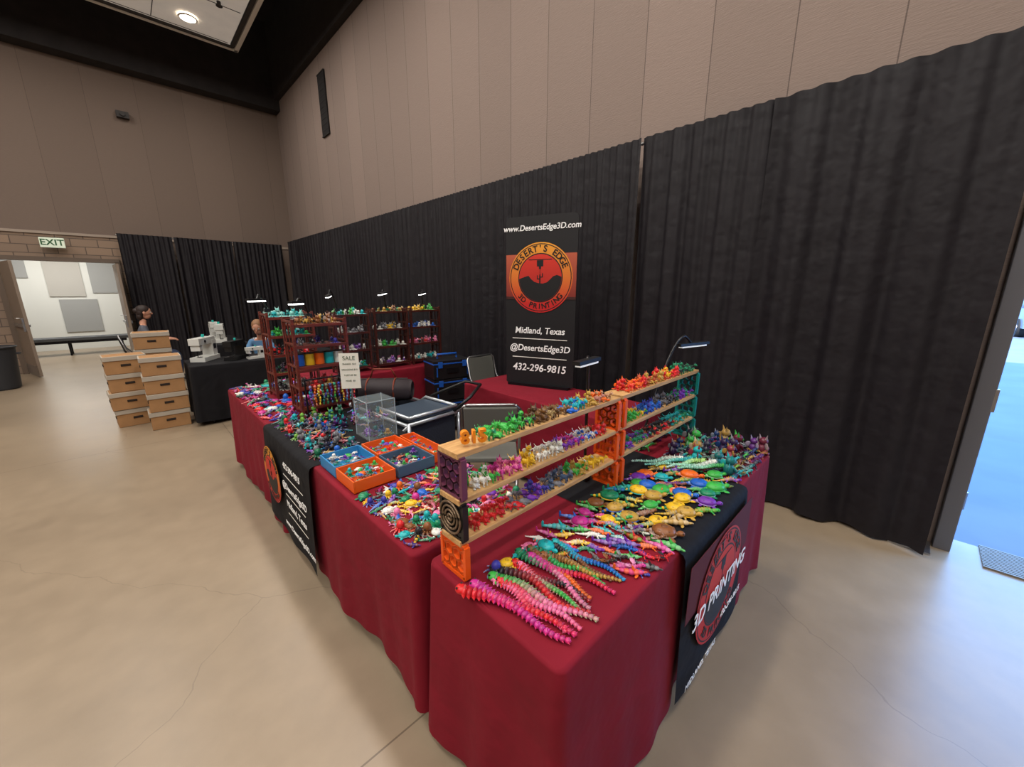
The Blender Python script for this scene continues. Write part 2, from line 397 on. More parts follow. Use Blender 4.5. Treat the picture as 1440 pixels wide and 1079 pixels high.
# ------------------------------------------------------------ draped tables
def cloth(mb,x0,x1,y0,y1,zt,zb,amp,flare,seed,m=0,k=3.3):
    rnd=random.Random(seed); r=.03; P=[];N=[]
    def side(a,b,n):
        L=math.hypot(b[0]-a[0],b[1]-a[1]); c=max(2,int(L/.016))
        for i in range(c): P.append((a[0]+(b[0]-a[0])*i/c,a[1]+(b[1]-a[1])*i/c)); N.append(n)
    def corner(cx,cy,a0):
        for i in range(5):
            a=a0+pi/2*i/5; P.append((cx+r*math.cos(a),cy+r*math.sin(a))); N.append((math.cos(a),math.sin(a)))
    side((x0+r,y0),(x1-r,y0),(0,-1)); corner(x1-r,y0+r,-pi/2)
    side((x1,y0+r),(x1,y1-r),(1,0)); corner(x1-r,y1-r,0)
    side((x1-r,y1),(x0+r,y1),(0,1)); corner(x0+r,y1-r,pi/2)
    side((x0,y1-r),(x0,y0+r),(-1,0)); corner(x0+r,y0+r,pi)
    P=np.array(P);N=np.array(N); n=len(P)
    s=np.concatenate([[0],np.cumsum(np.linalg.norm(np.diff(P,axis=0),axis=1))]); tot=s[-1]+.01
    kk=max(1,round(k*tot)); a=[rnd.uniform(0,6.28) for _ in range(6)]
    env=.5+.5*np.sin(2*pi*round(tot*.9)*s/tot+a[4])
    w=env*np.sin(2*pi*kk*s/tot+1.5*np.sin(2*pi*3*s/tot+a[0]))+.35*np.sin(2*pi*round(kk*2.1)*s/tot+a[1])+.8*np.sin(2*pi*round(kk*.4)*s/tot+a[2])
    cor=np.zeros(n)
    for c in ((x0,y0),(x1,y0),(x1,y1),(x0,y1)):
        dd=np.hypot(P[:,0]-c[0],P[:,1]-c[1]); cor+=np.exp(-(dd/.05)**2)
    V=[];lv=[(zt,-.012,0),(zt-.003,-.003,0),(zt-.012,0,.0)]+[(zt-.012-(zt-.012-zb)*i/12,0,i/12) for i in range(1,13)]
    for (z,ins,t) in lv:
        o=ins+flare*t+amp*(t**1.2)*w*(1-.6*cor)+cor*amp*1.6*t
        zz=np.full(n,z)+(0.008*np.sin(2*pi*kk*.5*s/tot+a[3]) if t==1 else 0)
        V.append(np.column_stack([P+N*o[:,None],zz]))
    F=[]
    for l in range(len(lv)-1):
        for i in range(n):
            j=(i+1)%n; F.append([l*n+i,(l+1)*n+i,(l+1)*n+j,l*n+j][::-1])
    V=np.concatenate(V); mb.add(V,F,m,True); mb.add(V[:n],[list(range(n))],m,False)
def table(name,x0,x1,y0,y1,m,amp=.014,flare=.01,seed=1,zt=.76,zb=.05,k=3.3):
    e=empty(name,((x0+x1)/2,(y0+y1)/2,0)); cx,cy=e.location[0],e.location[1]
    mb=MB(); cloth(mb,x0-cx,x1-cx,y0-cy,y1-cy,zt,zb,amp,flare,seed,k=k); mb.build('tablecloth',[m],parent=e)
    mb=MB(); mb.box((0,0,zt-.03),(x1-x0-.05,y1-y0-.05,.03),0)
    for sx in (-1,1):
        xx=sx*((x1-x0)/2-.15)
        for sy in (-1,1): mb.cyl((xx,sy*((y1-y0)/2-.08),0),(xx,sy*((y1-y0)/2-.08),zt-.045),.014,1)
        mb.cyl((xx,-(y1-y0)/2+.08,.3),(xx,(y1-y0)/2-.08,.3),.01,1)
    mb.build('table_frame',[WHITE,DKMET],parent=e); return e
T=.76
table('draped_display_table',.60,2.46,.45,1.03,RED,.016,.012,1,k=2.4)
table('draped_display_table',.57,1.17,1.075,2.70,RED,.016,.0,2,zb=.09,k=2.6)
table('draped_display_table',.56,1.16,2.75,4.38,RED,.013,.005,3,k=2.6)
table('draped_display_table',2.30,2.92,1.30,3.06,RED,.013,.005,4)
table('draped_display_table',1.25,2.95,4.12,4.72,RED,.013,.005,5)
table('black_draped_table',.44,2.25,6.02,6.70,BLACKC,.016,.01,6)
table('black_draped_table',.85,1.5,8.2,10.0,BLACKC,.016,.01,7)

# logo
def disc(mb,cx,cz,r,y,m,n=48,a0=0,a1=2*pi,r0=0):
    V=[];F=[]
    for i in range(n+1):
        a=a0+(a1-a0)*i/n; V+= [(cx+r0*math.sin(a),y,cz+r0*math.cos(a)),(cx+r*math.sin(a),y,cz+r*math.cos(a))]
    for i in range(n): F.append([2*i,2*i+1,2*i+3,2*i+2])
    mb.add(V,F,m)
def grad(name,c1,c2,z0,z1):
    m=mat(name,c1,.6); n=NT(m); tc=n.new('ShaderNodeTexCoord'); sp=n.new('ShaderNodeSeparateXYZ'); n.link(tc.outputs['Object'],sp.inputs[0])
    mr=n.new('ShaderNodeMapRange'); mr.inputs[1].default_value=z0; mr.inputs[2].default_value=z1; n.link(sp.outputs['Z'],mr.inputs[0])
    n.link(n.mix(mr.outputs[0],lin(c1),lin(c2)),n.b.inputs['Base Color']); return m
INK=mat('print_black',(13,12,15),.6)
def logo(parent,cx,cz,r,y0=-.003,uid='a',letters=True,red=False):
    ring=grad('logo_ring_'+uid,(190,26,26),(230,156,46) if not red else (190,44,38),-r*.75,r); inn=grad('logo_inner_'+uid,(150,16,18),(206,48,30),-r*.6,r*.7)
    mb=MB()
    disc(mb,0,0,r,0,0); disc(mb,0,0,r*.965,-.0006,2,r0=r*.94); disc(mb,0,0,r*.70,-.0008,2); disc(mb,0,0,r*.67,-.0012,1)
    q=r*.665
    prof=[(-.98,-.02),(-.75,.06),(-.55,.10),(-.45,-.02),(-.28,-.16),(-.05,-.22),(.15,-.24),(.35,-.18),(.5,-.05),(.62,.06),(.8,.12),(.93,.08)]
    pts=[(x*q*.98,z*q) for x,z in prof]
    arc=[(q*math.sin(a),q*math.cos(a)) for a in np.linspace(math.radians(88),math.radians(268),24)]
    P=pts+arc; cxm=(0,-q*.6); V=[(cxm[0],-.0017,cxm[1])]+[(a,-.0017,b) for a,b in P]
    mb.add(V,[[0,i+1,(i+1)%len(P)+1] for i in range(len(P))],2)
    mb.box((0,-.002,q*.78),(q*1.1,.0006,q*.035),2); mb.box((0,-.002,q*.62),(q*.3,.0006,q*.26),2); mb.box((0,-.002,q*.45),(q*.1,.0006,q*.14),2)
    mb.box((0,-.002,q*.1),(q*.02,.0006,q*.6),2)
    mb.box((0,-.002,-q*.05),(q*.06,.0006,q*.4),2)
    for sx,h in ((-1,.02),(1,.1)):
        mb.box((sx*q*.07,-.002,-q*.06+h*q),(q*.12,.0006,q*.045),2); mb.box((sx*q*.12,-.002,q*.02+h*q),(q*.045,.0006,q*.16),2)
    mb.build('logo_roundel',[ring,inn,INK],parent=parent,loc=(cx,y0,cz))
    if letters:
        s="DESERT'S EDGE"
        for i,ch in enumerate(s):
            if ch==' ': continue
            a=math.radians(-66+132*i/(len(s)-1)); text(parent,ch,cx+r*.82*math.sin(a),cz+r*.82*math.cos(a),r*.25,(20,18,18),y0-.0022,a,0,off=.02)
        s='3D PRINTING'
        for i,ch in enumerate(s):
            if ch==' ': continue
            a=math.radians(180+50-100*i/(len(s)-1)); text(parent,ch,cx+r*.82*math.sin(a),cz+r*.82*math.cos(a),r*.22,(20,18,18),y0-.0022,a-pi,0,off=.02)

# banner
bl=(2.60,2.75); br=(2.83,2.11); bw=math.hypot(br[0]-bl[0],br[1]-bl[1]); ba=math.atan2(br[1]-bl[1],br[0]-bl[0]); bh=1.53
e=empty('retractable_banner_sign',((bl[0]+br[0])/2,(bl[1]+br[1])/2,T+.002),ba)
mb=MB(); rr=.05; poly=[]
for (cx,cz,a0) in ((bw/2-rr,bh-rr,0),(-bw/2+rr,bh-rr,pi/2),(-bw/2+rr*.3,.03,pi),(bw/2-rr*.3,.03,1.5*pi)):
    q=rr if cz>1 else rr*.3
    for i in range(7): poly.append((cx+q*math.cos(a0+i*pi/12),cz+q*math.sin(a0+i*pi/12)))
mb.prism(poly,1,0,.012,0)
mb.box((0,.006,.012),(bw*.9,.09,.024),1); mb.cyl((0,.03,.02),(0,.03,bh-.1),.01,1)
mb.build('panel',[mat('banner_black',(16,14,18),.6),DKMET],parent=e)
mb=MB(); mb.box((-bw*.33,-.002,bh*.665),(bw*.33,.002,bh*.25),0); mb.box((bw*.33,-.002,bh*.665),(bw*.33,.002,bh*.25),0)
mb.box((-bw*.33,-.0025,bh*.54),(bw*.335,.002,bh*.015),1); mb.box((bw*.33,-.0025,bh*.54),(bw*.335,.002,bh*.015),1)
mb.box((0,-.003,bh*.296),(bw*.8,.002,.007),2); mb.box((0,-.003,bh*.18),(bw*.8,.002,.007),2)
mb.build('stripes',[grad('banner_band',(120,34,26),(178,84,58),bh*.54,bh*.79),mat('stripe_dark',(60,24,20),.6),WHITE],parent=e)
logo(e,0,bh*.655,bw*.45,-.004,'banner')
text(e,'www.DesertsEdge3D.com',0,bh*.935,bw*.1,off=.015)
text(e,'Midland, Texas',0,bh*.345,bw*.12,off=.015)
text(e,'@DesertsEdge3D',0,bh*.238,bw*.12,off=.015)
text(e,'432-296-9815',0,bh*.115,bw*.14,off=.015)

def runner(name,w,depth,drop,loc,rz,seed):
    e=empty(name,loc,rz); mb=MB(); rnd=random.Random(seed); a=rnd.uniform(0,6)
    prof=[(depth,.003),(.05,.003),(.0,.003),(-.018,-.004),(-.026,-.02)]+[(-.028-.014*i/10,-.02-(drop-.02)*i/10) for i in range(1,11)]
    nx=40; V=[];F=[]
    for j,(y,z) in enumerate(prof):
        hang=max(0,-z)/drop
        for i in range(nx+1):
            x=-w/2+w*i/nx; V.append((x+hang*.02*math.sin(a),y+.006*hang*math.sin(x*14+a),z))
    for j in range(len(prof)-1):
        for i in range(nx): q=j*(nx+1)+i; F.append([q,q+1,q+nx+2,q+nx+1])
    mb.add(V,F,0,True); mb.build('fabric',[BLACKC],parent=e); return e
e=runner('printed_table_runner',.70,.56,.66,(1.60,.45,T),0,3)
mb=MB(); mb.box((0,-.048,-.16),(.695,.001,.24),0); mb.build('red_band',[mat('runner_red',(84,13,22),.8)],parent=e)
logo(e,0,-.30,.25,-.054,'runner',red=True)
text(e,'3D PRINTING',0,-.31,.10,y=-.060,off=.01)
text(e,'432-296-9815',.17,-.49,.045,y=-.060); text(e,'MIDLAND, TEXAS',-.14,-.60,.04,y=-.060)
e=runner('printed_table_runner',.93,.60,.64,(.57,2.53,T),-pi/2,5)
logo(e,-.26,-.28,.19,-.054,'runner2'); 
for s,z,sz in (('432-296-9815',-.10,.055),('@DesertsEdge3D',-.24,.06),('Midland, Texas',-.36,.06),('www.DesertsEdge3D.com',-.52,.05)): text(e,s,.22,z,sz,y=-.054,off=.015)
mb=MB()
for z in (-.17,-.30,-.43): mb.box((.22,-.052,z),(.36,.001,.005),0)
mb.build('rule_lines',[WHITE],parent=e)

# ------------------------------------------------------------ creatures
def C(*a): return lin(a)
PAL=[C(205,34,38),C(225,100,24),C(225,180,36),C(56,165,66),C(22,125,84),C(26,165,170),C(30,95,190),C(56,54,150),C(110,46,160),C(190,46,135),C(225,115,160),C(222,220,212),C(38,38,42),C(128,78,42),C(180,142,60),C(112,112,118)]
DARKP=[C(40,40,60),C(80,30,105),C(20,95,65),C(95,28,48),C(25,55,105),C(110,165,60),C(50,30,70),C(165,130,66),C(25,105,105),C(140,46,64)]
BLACKE=(.01,.01,.01)
def k_snake(mb,c1,c2,rnd,n=24,k=2):
    amp=rnd.uniform(.02,.06); ph=rnd.uniform(0,6); fr=rnd.uniform(1,1.8); P=[]
    for i in range(n):
        t=i/(n-1); r=.043*(1-.7*t)+.007; P.append((t-.5,amp*math.sin(2*pi*fr*t+ph),r,r,t))
    for i in range(n-1):
        x,y,z,r,t=P[i]; x2,y2,z2,_,_=P[i+1]
        d=np.array((x2-x,y2-y,0)); d/=np.linalg.norm(d); pr=np.array((-d[1],d[0],0)); c0=np.array((x,y,z))
        tt=.5-.5*math.cos(t*pi*1.5); col=mixc(c1,c2,tt)
        if i%2: col=mixc(col,(.02,.02,.03),.28)
        mb.ell(c0,(.026,r*1.15,r),d,0,col,k)
        for s in (-1,1): mb.cone(c0+pr*s*r*.7,c0+pr*s*r*1.7+d*.02+(0,0,.004),r*.4,0,4,mixc(col,c1,.5))
        if i%2==0: mb.cone((x,y,z+r*.7),(x+.01,y,z+r*1.6),r*.35,0,4,mixc(col,(1,1,1),.12))
    x,y,z,r,t=P[0]; mb.ell((x-.04,y,z+.01),(.055,.05,.04),None,0,c1,3)
    for s in (-1,1): mb.ell((x-.06,y+s*.035,z+.035),(.012,.010,.012),None,0,BLACKE,2)
def k_lizard(mb,c1,c2,rnd,wings=False,k=2,raise_=0):
    R=[.07,.05,.075,.095,.095,.08,.06,.05,.04,.032,.024,.016]; n=len(R); ph=rnd.uniform(0,6); am=rnd.uniform(.03,.09); P=[]
    for i in range(n):
        t=i/(n-1); P.append(np.array((t-.45,am*math.sin(5*t+ph),R[i]*.8+.01+raise_*max(0,.3-t)*1.6)))
    for i in range(n-1):
        col=mixc(c1,c2,i/n) if i%2 else mixc(c1,c2,min(1,i/n+.2))
        mb.seg(P[i],P[i+1],R[i]*1.15,0,col,k,.8,1.25)
        if 1<i<9: mb.cone(P[i]+(0,0,R[i]*.5),P[i]+(.02,0,R[i]*1.5),R[i]*.35,0,4,c2)
    h=P[0]; mb.ell(h+(-.05,0,.01),(.085,.068,.052),None,0,c1,3)
    for s in (-1,1):
        mb.ell(h+(-.06,s*.05,.04),(.015,.013,.016),None,0,BLACKE,2)
        for q,dx in ((2,-.07),(5,.07)):
            a=P[q]+(0,s*.06,-.01); b=a+(dx*.4,s*.08,.015); c=b+(dx*.8,s*.03,-.05); c[2]=.015
            mb.seg(a,b,.035,0,c1,2); mb.seg(b,c,.026,0,c1,2); mb.ell(c,(.035,.03,.013),None,0,c2,2)
        if wings:
            a=P[3]+(0,s*.05,.05); b=a+(.05,s*.16,.14); c=a+(.2,s*.13,.06)
            mb.seg(a,b,.016,0,c2,2); mb.ell((a+b+c)/3,(.14,.085,.008),(c-a),0,c2,2)
        if wings: mb.cone(h+(-.02,s*.03,.04),h+(.05,s*.05,.12),.015,0,4,c2)
def k_turtle(mb,c1,c2,rnd,k=3):
    mb.ell((0,0,.13),(.34,.28,.16),None,0,c1,4); mb.ell((0,0,.07),(.36,.30,.06),None,0,c2,3)
    c3=mixc(c1,(.02,.02,.02),.35)
    for i in range(6):
        a=i*pi/3; mb.ell((.19*math.cos(a),.16*math.sin(a),.215),(.085,.075,.035),None,0,c3,2)
    mb.ell((0,0,.275),(.1,.09,.03),None,0,c3,2)
    mb.seg((-.3,0,.09),(-.42,0,.11),.07,0,c1,2); mb.ell((-.45,0,.13),(.11,.09,.08),None,0,c1,3)
    for s in (-1,1):
        mb.ell((-.5,s*.07,.17),(.018,.015,.02),None,0,BLACKE,2)
        mb.ell((-.22,s*.29,.06),(.13,.075,.035),(-.7,s*1,0),0,c1,2); mb.ell((.25,s*.26,.05),(.10,.065,.03),(.8,s*1,0),0,c1,2)
    p=np.array((.3,0,.07))
    for j in range(4):
        q=p+np.array((.09,.03*math.sin(j*1.7),-.008)); mb.seg(p,q,.08-.014*j,0,c1 if j%2 else c2,2); p=q
def k_octo(mb,c1,c2,rnd,k=3):
    mb.ell((0,0,.3),(.2,.2,.24),None,0,c1,4)
    for s in (-1,1): mb.ell((-.17,s*.09,.27),(.04,.04,.05),None,0,BLACKE,2)
    for i in range(8):
        a=i*pi/4+.2; p=np.array((.12*math.cos(a),.12*math.sin(a),.12))
        for j in range(5):
            r=.07-.011*j; q=p+np.array((math.cos(a),math.sin(a),0))*.09; q[2]=max(r*.8,p[2]-.04); a+=.3
            mb.seg(p,q,r,0,mixc(c1,c2,j/4),2); p=q
def k_quad(mb,c1,c2,rnd,k=2):
    mb.ell((0,0,.33),(.28,.15,.16),None,0,c1,3)
    for i in range(3): mb.ell((-.12+.13*i,0,.4),(.05,.15,.12),None,0,mixc(c1,c2,.5),2)
    mb.seg((-.22,0,.38),(-.36,0,.52),.09,0,c1,2); mb.ell((-.42,0,.56),(.14,.11,.11),None,0,c2,3); mb.ell((-.53,0,.52),(.08,.07,.055),None,0,c2,2)
    for s in (-1,1):
        mb.ell((-.49,s*.08,.61),(.022,.02,.025),None,0,BLACKE,2)
        mb.cone((-.36,s*.07,.62),(-.32,s*.1,.78),.045,0,5,c1)
        for x in (-.18,.19):
            mb.seg((x,s*.11,.3),(x-.02,s*.13,.15),.065,0,c1,2); mb.seg((x-.02,s*.13,.16),(x,s*.13,.03),.045,0,c2,2); mb.ell((x-.03,s*.13,.03),(.07,.05,.03),None,0,c2,2)
    p=np.array((.26,0,.33))
    for j in range(4):
        q=p+np.array((.1,.03*math.sin(j*2),-.04+.05*j)); mb.seg(p,q,.055-.01*j,0,c1 if j%2 else c2,2); p=q
def k_sit(mb,c1,c2,rnd,k=2):
    mb.ell((0,0,.26),(.2,.19,.26),None,0,c1,3); mb.ell((-.08,0,.24),(.15,.14,.2),None,0,c2,3)
    mb.ell((-.05,0,.62),(.2,.18,.17),None,0,c1,4); mb.ell((-.2,0,.57),(.09,.09,.07),None,0,c2,2)
    for s in (-1,1):
        mb.ell((-.19,s*.09,.67),(.03,.03,.035),None,0,BLACKE,2); mb.cone((.0,s*.12,.72),(.04,s*.17,.95),.06,0,5,c2)
        mb.seg((-.1,s*.16,.38),(-.22,s*.14,.2),.06,0,c1,2); mb.ell((-.15,s*.18,.06),(.14,.08,.06),None,0,c1,2)
        mb.ell((.12,s*.22,.45),(.13,.015,.16),(.3,s*.5,.2),0,c2,2)
    mb.seg((.15,0,.12),(.38,.06,.06),.07,0,c1,2); mb.seg((.36,.06,.06),(.5,.18,.05),.045,0,c2,2)
def k_shark(mb,c1,c2,rnd,k=2):
    R=[.05,.1,.13,.13,.11,.085,.06,.04]; ph=rnd.uniform(0,6); P=[np.array((i/7-.5,.05*math.sin(4*i/7+ph),.1)) for i in range(8)]
    for i in range(7): mb.seg(P[i],P[i+1],R[i+0],0,mixc(c1,c2,.25+.5*(i%2)),2,.8,1.3)
    mb.cone(P[3]+(0,0,.08),P[3]+(.09,0,.28),.07,0,4,c1)
    for s in (-1,1): mb.ell(P[2]+(.06,s*.15,-.04),(.12,.05,.015),(.5,s*1,0),0,c1,2); mb.ell(P[0]+(.06,s*.08,.04),(.015,.012,.018),None,0,BLACKE,2)
    mb.ell(P[7]+(.04,0,.05),(.05,.015,.15),None,0,c1,2)
KIND={'snake':k_snake,'lizard':k_lizard,'turtle':k_turtle,'octo':k_octo,'quad':k_quad,'sit':k_sit,'shark':k_shark,
 'dragon':lambda mb,a,b,r,k=2:k_lizard(mb,a,b,r,True,k,.5)}
def place(mb,kind,x,y,z,s,yaw,c1,c2,rnd):
    mb.T=tmat(x,y,z,s,yaw); KIND[kind](mb,c1,c2,rnd); mb.T=None
def fill(mb,x0,x1,y0,y1,z,step,size,kinds,pal,rnd,yaw=None,jit=.25,skip=None,zj=0):
    nx=max(1,int((x1-x0)/step)); ny=max(1,int((y1-y0)/step))
    for i in range(nx):
        for j in range(ny):
            x=x0+(i+.5+rnd.uniform(-jit,jit))*(x1-x0)/nx; y=y0+(j+.5+rnd.uniform(-jit,jit))*(y1-y0)/ny
            if skip and skip(x,y): continue
            c1=rnd.choice(pal); c2=rnd.choice(pal) if rnd.random()<.45 else mixc(c1,(1,1,1),.22)
            ya=rnd.uniform(0,6.28) if yaw is None else yaw+rnd.uniform(-.5,.5)
            place(mb,rnd.choice(kinds),x,y,z+rnd.uniform(0,zj),size*rnd.uniform(.8,1.15),ya,c1,c2,rnd)
rnd=random.Random(5)
TZ=T+.001; RZ=T+.0045
mb=MB()
sc=[(0,9),(9,0),(10,0),(0,10),(3,10),(12,0),(10,3),(0,12),(4,10),(13,1),(9,0),(4,3),(13,14),(12,13),(5,6)]
for i in range(15):
    a,b=sc[i]; place(mb,'snake',.65+i*.0235,.64+rnd.uniform(-.03,.03)+(i*.001),TZ+rnd.uniform(0,.003),(.33-.006*i)*rnd.uniform(.85,1.08),-pi/2+rnd.uniform(-.2,.2)+.12,PAL[a],PAL[b],rnd)
mb.build('articulated_toy_snakes',[TOY])
mb=MB()
fill(mb,.90,1.27,.70,.85,TZ+.004,.05,.10,['lizard','shark','lizard','turtle'],[PAL[i] for i in (3,5,6,8,9,0,1,2,11,10)],rnd,yaw=pi*.6,jit=.35)
fill(mb,1.00,1.27,.475,.72,TZ,.042,.095,['lizard','lizard','dragon','shark','dragon'],[PAL[i] for i in (3,4,5,6,7,8,9,0,1,12,11,15,13)],rnd,yaw=pi*.6,jit=.35)
fill(mb,.70,.92,.80,.85,TZ+.006,.045,.075,['octo','turtle','shark'],PAL[:12],rnd)
mb.build('articulated_toy_lizards',[TOY])
mb=MB()
P2=[PAL[2],PAL[3],PAL[5],PAL[6],PAL[1],PAL[14],PAL[4],PAL[13],PAL[15],PAL[2],PAL[8],PAL[4]]
fill(mb,1.28,1.95,.475,.85,RZ,.066,.115,['turtle','turtle','turtle','lizard','shark'],P2,rnd,yaw=pi*.75,jit=.3)
mb.build('articulated_toy_turtles',[TOY])
mb=MB()
for i in range(2,7): place(mb,'snake',1.80+.022*i,.93-.05*i+.0,RZ+.025,.26,pi*.80+rnd.uniform(-.1,.1),(PAL[11],C(120,200,190),PAL[11],PAL[5],C(170,210,120),PAL[11],PAL[3])[i],C(150,210,190),rnd)
fill(mb,1.98,2.44,.47,1.02,TZ,.048,.115,['dragon','dragon','sit','dragon'],DARKP+[PAL[5],PAL[12],PAL[3]],rnd,yaw=pi*.8,skip=lambda x,y: .845<y<.99 and x<2.42,jit=.3)
mb.build('articulated_toy_dragons',[TOY])
mb=MB()
fill(mb,.595,1.15,1.10,1.60,TZ,.038,.072,['lizard','octo','shark','turtle','lizard'],PAL[:14]+[PAL[12],PAL[4],PAL[13]],rnd,jit=.35)
mb.build('small_toy_animals',[TOY])
mb=MB()
fill(mb,.60,.88,2.08,2.98,RZ,.055,.085,['dragon','octo','lizard','sit','shark'],DARKP+PAL[5:9]+[PAL[0],PAL[12],PAL[15]],rnd,jit=.35)
fill(mb,.88,1.14,2.45,2.9,RZ,.065,.09,['dragon','sit','lizard'],DARKP+PAL[5:9],rnd,skip=lambda x,y: abs(x-1.06)<.08 and abs(y-2.72)<.08)
mb.build('small_toy_animals',[TOY])
mb=MB()
P3=[PAL[5],PAL[6],PAL[8],PAL[9],PAL[7],PAL[0],PAL[11],PAL[12],PAL[4]]
fill(mb,.58,.78,3.02,4.36,TZ,.056,.095,['lizard','shark','turtle','dragon'],P3,rnd,jit=.35)
fill(mb,.80,1.14,3.28,3.62,TZ,.065,.10,['octo','shark','turtle'],P3,rnd)
fill(mb,.82,1.14,3.96,4.36,TZ,.065,.10,['octo','shark','turtle'],P3,rnd)
mb.build('small_toy_animals',[TOY])

# bins
bo=mat('bin_orange',(225,92,26),.4); bb=mat('bin_blue',(50,130,185),.4); bg=mat('bin_slate',(70,95,120),.4)
def tray(cx,cy,w,d,h,m,s=0):
    e=empty('sorting_tray',(cx,cy,TZ)); mb=MB(); t=.006
    mb.box((0,0,t/2),(w,d,t),0)
    for sx in (-1,1): mb.box((sx*(w/2-t/2),0,h/2),(t,d,h),0); mb.box((0,sx*(d/2-t/2),h/2),(w-2*t,t,h),0)
    mb.build('tray',[m],parent=e,bevel=.0015)
    mb=MB(); r=random.Random(s)
    fill(mb,-w/2+.02,w/2-.02,-d/2+.02,d/2-.02,t+.001,.024,.042,['turtle','octo','lizard','shark'],[PAL[i] for i in (5,6,3,11,8,1,0,15,4,12)],r,zj=.035,jit=.3)
    mb.build('trinkets',[TOY],parent=e)
tray(.705,1.95,.205,.205,.06,bb,1); tray(.705,1.735,.205,.205,.06,bo,2)
tray(.925,1.95,.205,.205,.06,bo,3); tray(.925,1.735,.205,.205,.06,bg,4); tray(1.085,1.84,.09,.36,.06,bo,5)

# ------------------------------------------------------------ tiered plank shelves
OR=mat('print_orange',(230,88,20),.4); PU=mat('print_plum',(100,48,72),.4); TE=mat('print_teal',(20,130,122),.4)
def honey(mb,x,y0,y1,z0,z1,m,th=.02,m2=None):
    b=.008
    for (a,c) in (((y0,z0),(y1,z0)),((y0,z1),(y1,z1)),((y0,z0),(y0,z1)),((y1,z0),(y1,z1))):
        mb.beam((x,a[0],a[1]),(x,c[0],c[1]),th,b*1.6,m) if a[1]==c[1] else mb.box((x,a[0],(z0+z1)/2),(th,b*1.6,z1-z0),m)
    w=y1-y0;h=z1-z0; R=min(w,h)/5.0
    nyc=max(1,round(w/(R*1.8))); nz=max(1,round(h/(R*1.6)))
    for i in range(nyc+1):
        for j in range(nz+1):
            cy=y0+w*i/nyc+(R*.9 if j%2 else 0); cz=z0+h*j/nz
            pts=[(cy+R*math.cos(pi/6+q*pi/3),cz+R*math.sin(pi/6+q*pi/3)) for q in range(7)]
            for q in range(6):
                a=pts[q];c=pts[q+1]
                if min(a[0],c[0])>=y0-1e-3 and max(a[0],c[0])<=y1+1e-3 and min(a[1],c[1])>=z0-1e-3 and max(a[1],c[1])<=z1+1e-3:
                    mb.beam((x,a[0],a[1]),(x,c[0],c[1]),th*.9,.006,m)
ZS=[.90,1.04,1.19]
def plank_shelf(name,xa,xb,ya,yb,side):
    e=empty(name,((xa+xb)/2,(ya+yb)/2,T+.001)); ox,oy,oz=e.location
    mb=MB()
    for z in ZS: mb.box((0,0,z-.009-oz),(xb-xa+.03,yb-ya-.02,.018),0)
    mb.build('planks',[PINE],parent=e,bevel=.002)
    mb=MB()
    for i,x in enumerate((xa,xb)):
        s1,s2,s3=side[i]
        honey(mb,x-ox,ya-oy,yb-oy,.008,ZS[0]-.02-oz,s1)
        honey(mb,x-ox,ya-oy+.005,yb-oy-.005,ZS[0]-oz+.002,ZS[1]-.02-oz,s2)
        honey(mb,x-ox,ya-oy+.005,yb-oy-.005,ZS[1]-oz+.002,ZS[2]-.02-oz,s3)
    mb.build('lattice_brackets',[OR,PU,TE,BLKPL],parent=e)
    return e
e1=plank_shelf('tiered_plank_shelf',.635,1.50,.855,.975,((0,3,1),(0,0,0)))
mb=MB(); 
for r in (.052,.038,.024,.01):
    mb.tube([(-.447,.055-.055+r*math.cos(a),.205+r*math.sin(a)) for a in np.linspace(0,2*pi,24)[:-1]],.004,0,6,closed=True)
mb.box((-.43,0,.205),(.012,.115,.115),1)
mb.build('spiral_plate',[mat('print_bronze',(120,100,80),.35,.5),BLKPL],parent=e1)
o=text(e1,'815',-.37,ZS[2]-T+.028,.055,(225,130,20),y=-.03,shear=0,off=.03); o.data.extrude=.01; o.rotation_euler=(pi/2,0,math.radians(-25))
e2=plank_shelf('tiered_plank_shelf',1.56,2.40,.86,.98,((0,0,0),(2,2,2)))
mb=MB(); browns=[C(110,76,40),C(84,58,35),C(160,135,90)]
def shelfrow(mb,x0,x1,y,z,step,size,kinds,pals,rnd):
    n=int((x1-x0)/step)
    for i in range(n):
        t=i/n; grp=pals[min(len(pals)-1,int(t*len(pals)))]
        for yy in (y-.024,y+.022):
            c1=rnd.choice(grp); c2=rnd.choice(grp)
            place(mb,rnd.choice(kinds),x0+(i+.5)*step+rnd.uniform(-.006,.006),yy,z+.001,size*rnd.uniform(.85,1.15),pi/2+rnd.uniform(-.5,.5),c1,c2,rnd)
W=PAL[11]
shelfrow(mb,.74,1.47,.915,ZS[2],.038,.056,['quad','quad','turtle','sit'],[[PAL[3],PAL[4]],[PAL[12],PAL[3]],browns,browns,[PAL[5],PAL[6]],[C(180,120,110),PAL[14]],[PAL[1],C(190,145,110)]],rnd)
shelfrow(mb,.68,1.47,.915,ZS[1],.038,.056,['quad','sit','quad'],[[PAL[3],W],[PAL[9],PAL[10]],[PAL[2],W],[W,C(200,200,190)],[PAL[8],PAL[9]],[PAL[6],W],[browns[0],PAL[0]]],rnd)
shelfrow(mb,.68,1.47,.915,ZS[0],.038,.056,['quad','sit','turtle'],[[PAL[0],C(180,30,30)],[PAL[15],PAL[0]],[PAL[7],PAL[8]],[C(60,80,110),PAL[15]],[PAL[3],PAL[14]],[W,PAL[2]]],rnd)
mb.build('shelf_toy_animals',[TOY])
mb=MB()
shelfrow(mb,1.6,2.37,.92,ZS[2],.038,.06,['quad','sit','dragon'],[[PAL[1],PAL[0]],[PAL[14],C(170,76,40)],[PAL[0],PAL[2]],[PAL[12],PAL[4]]],rnd)
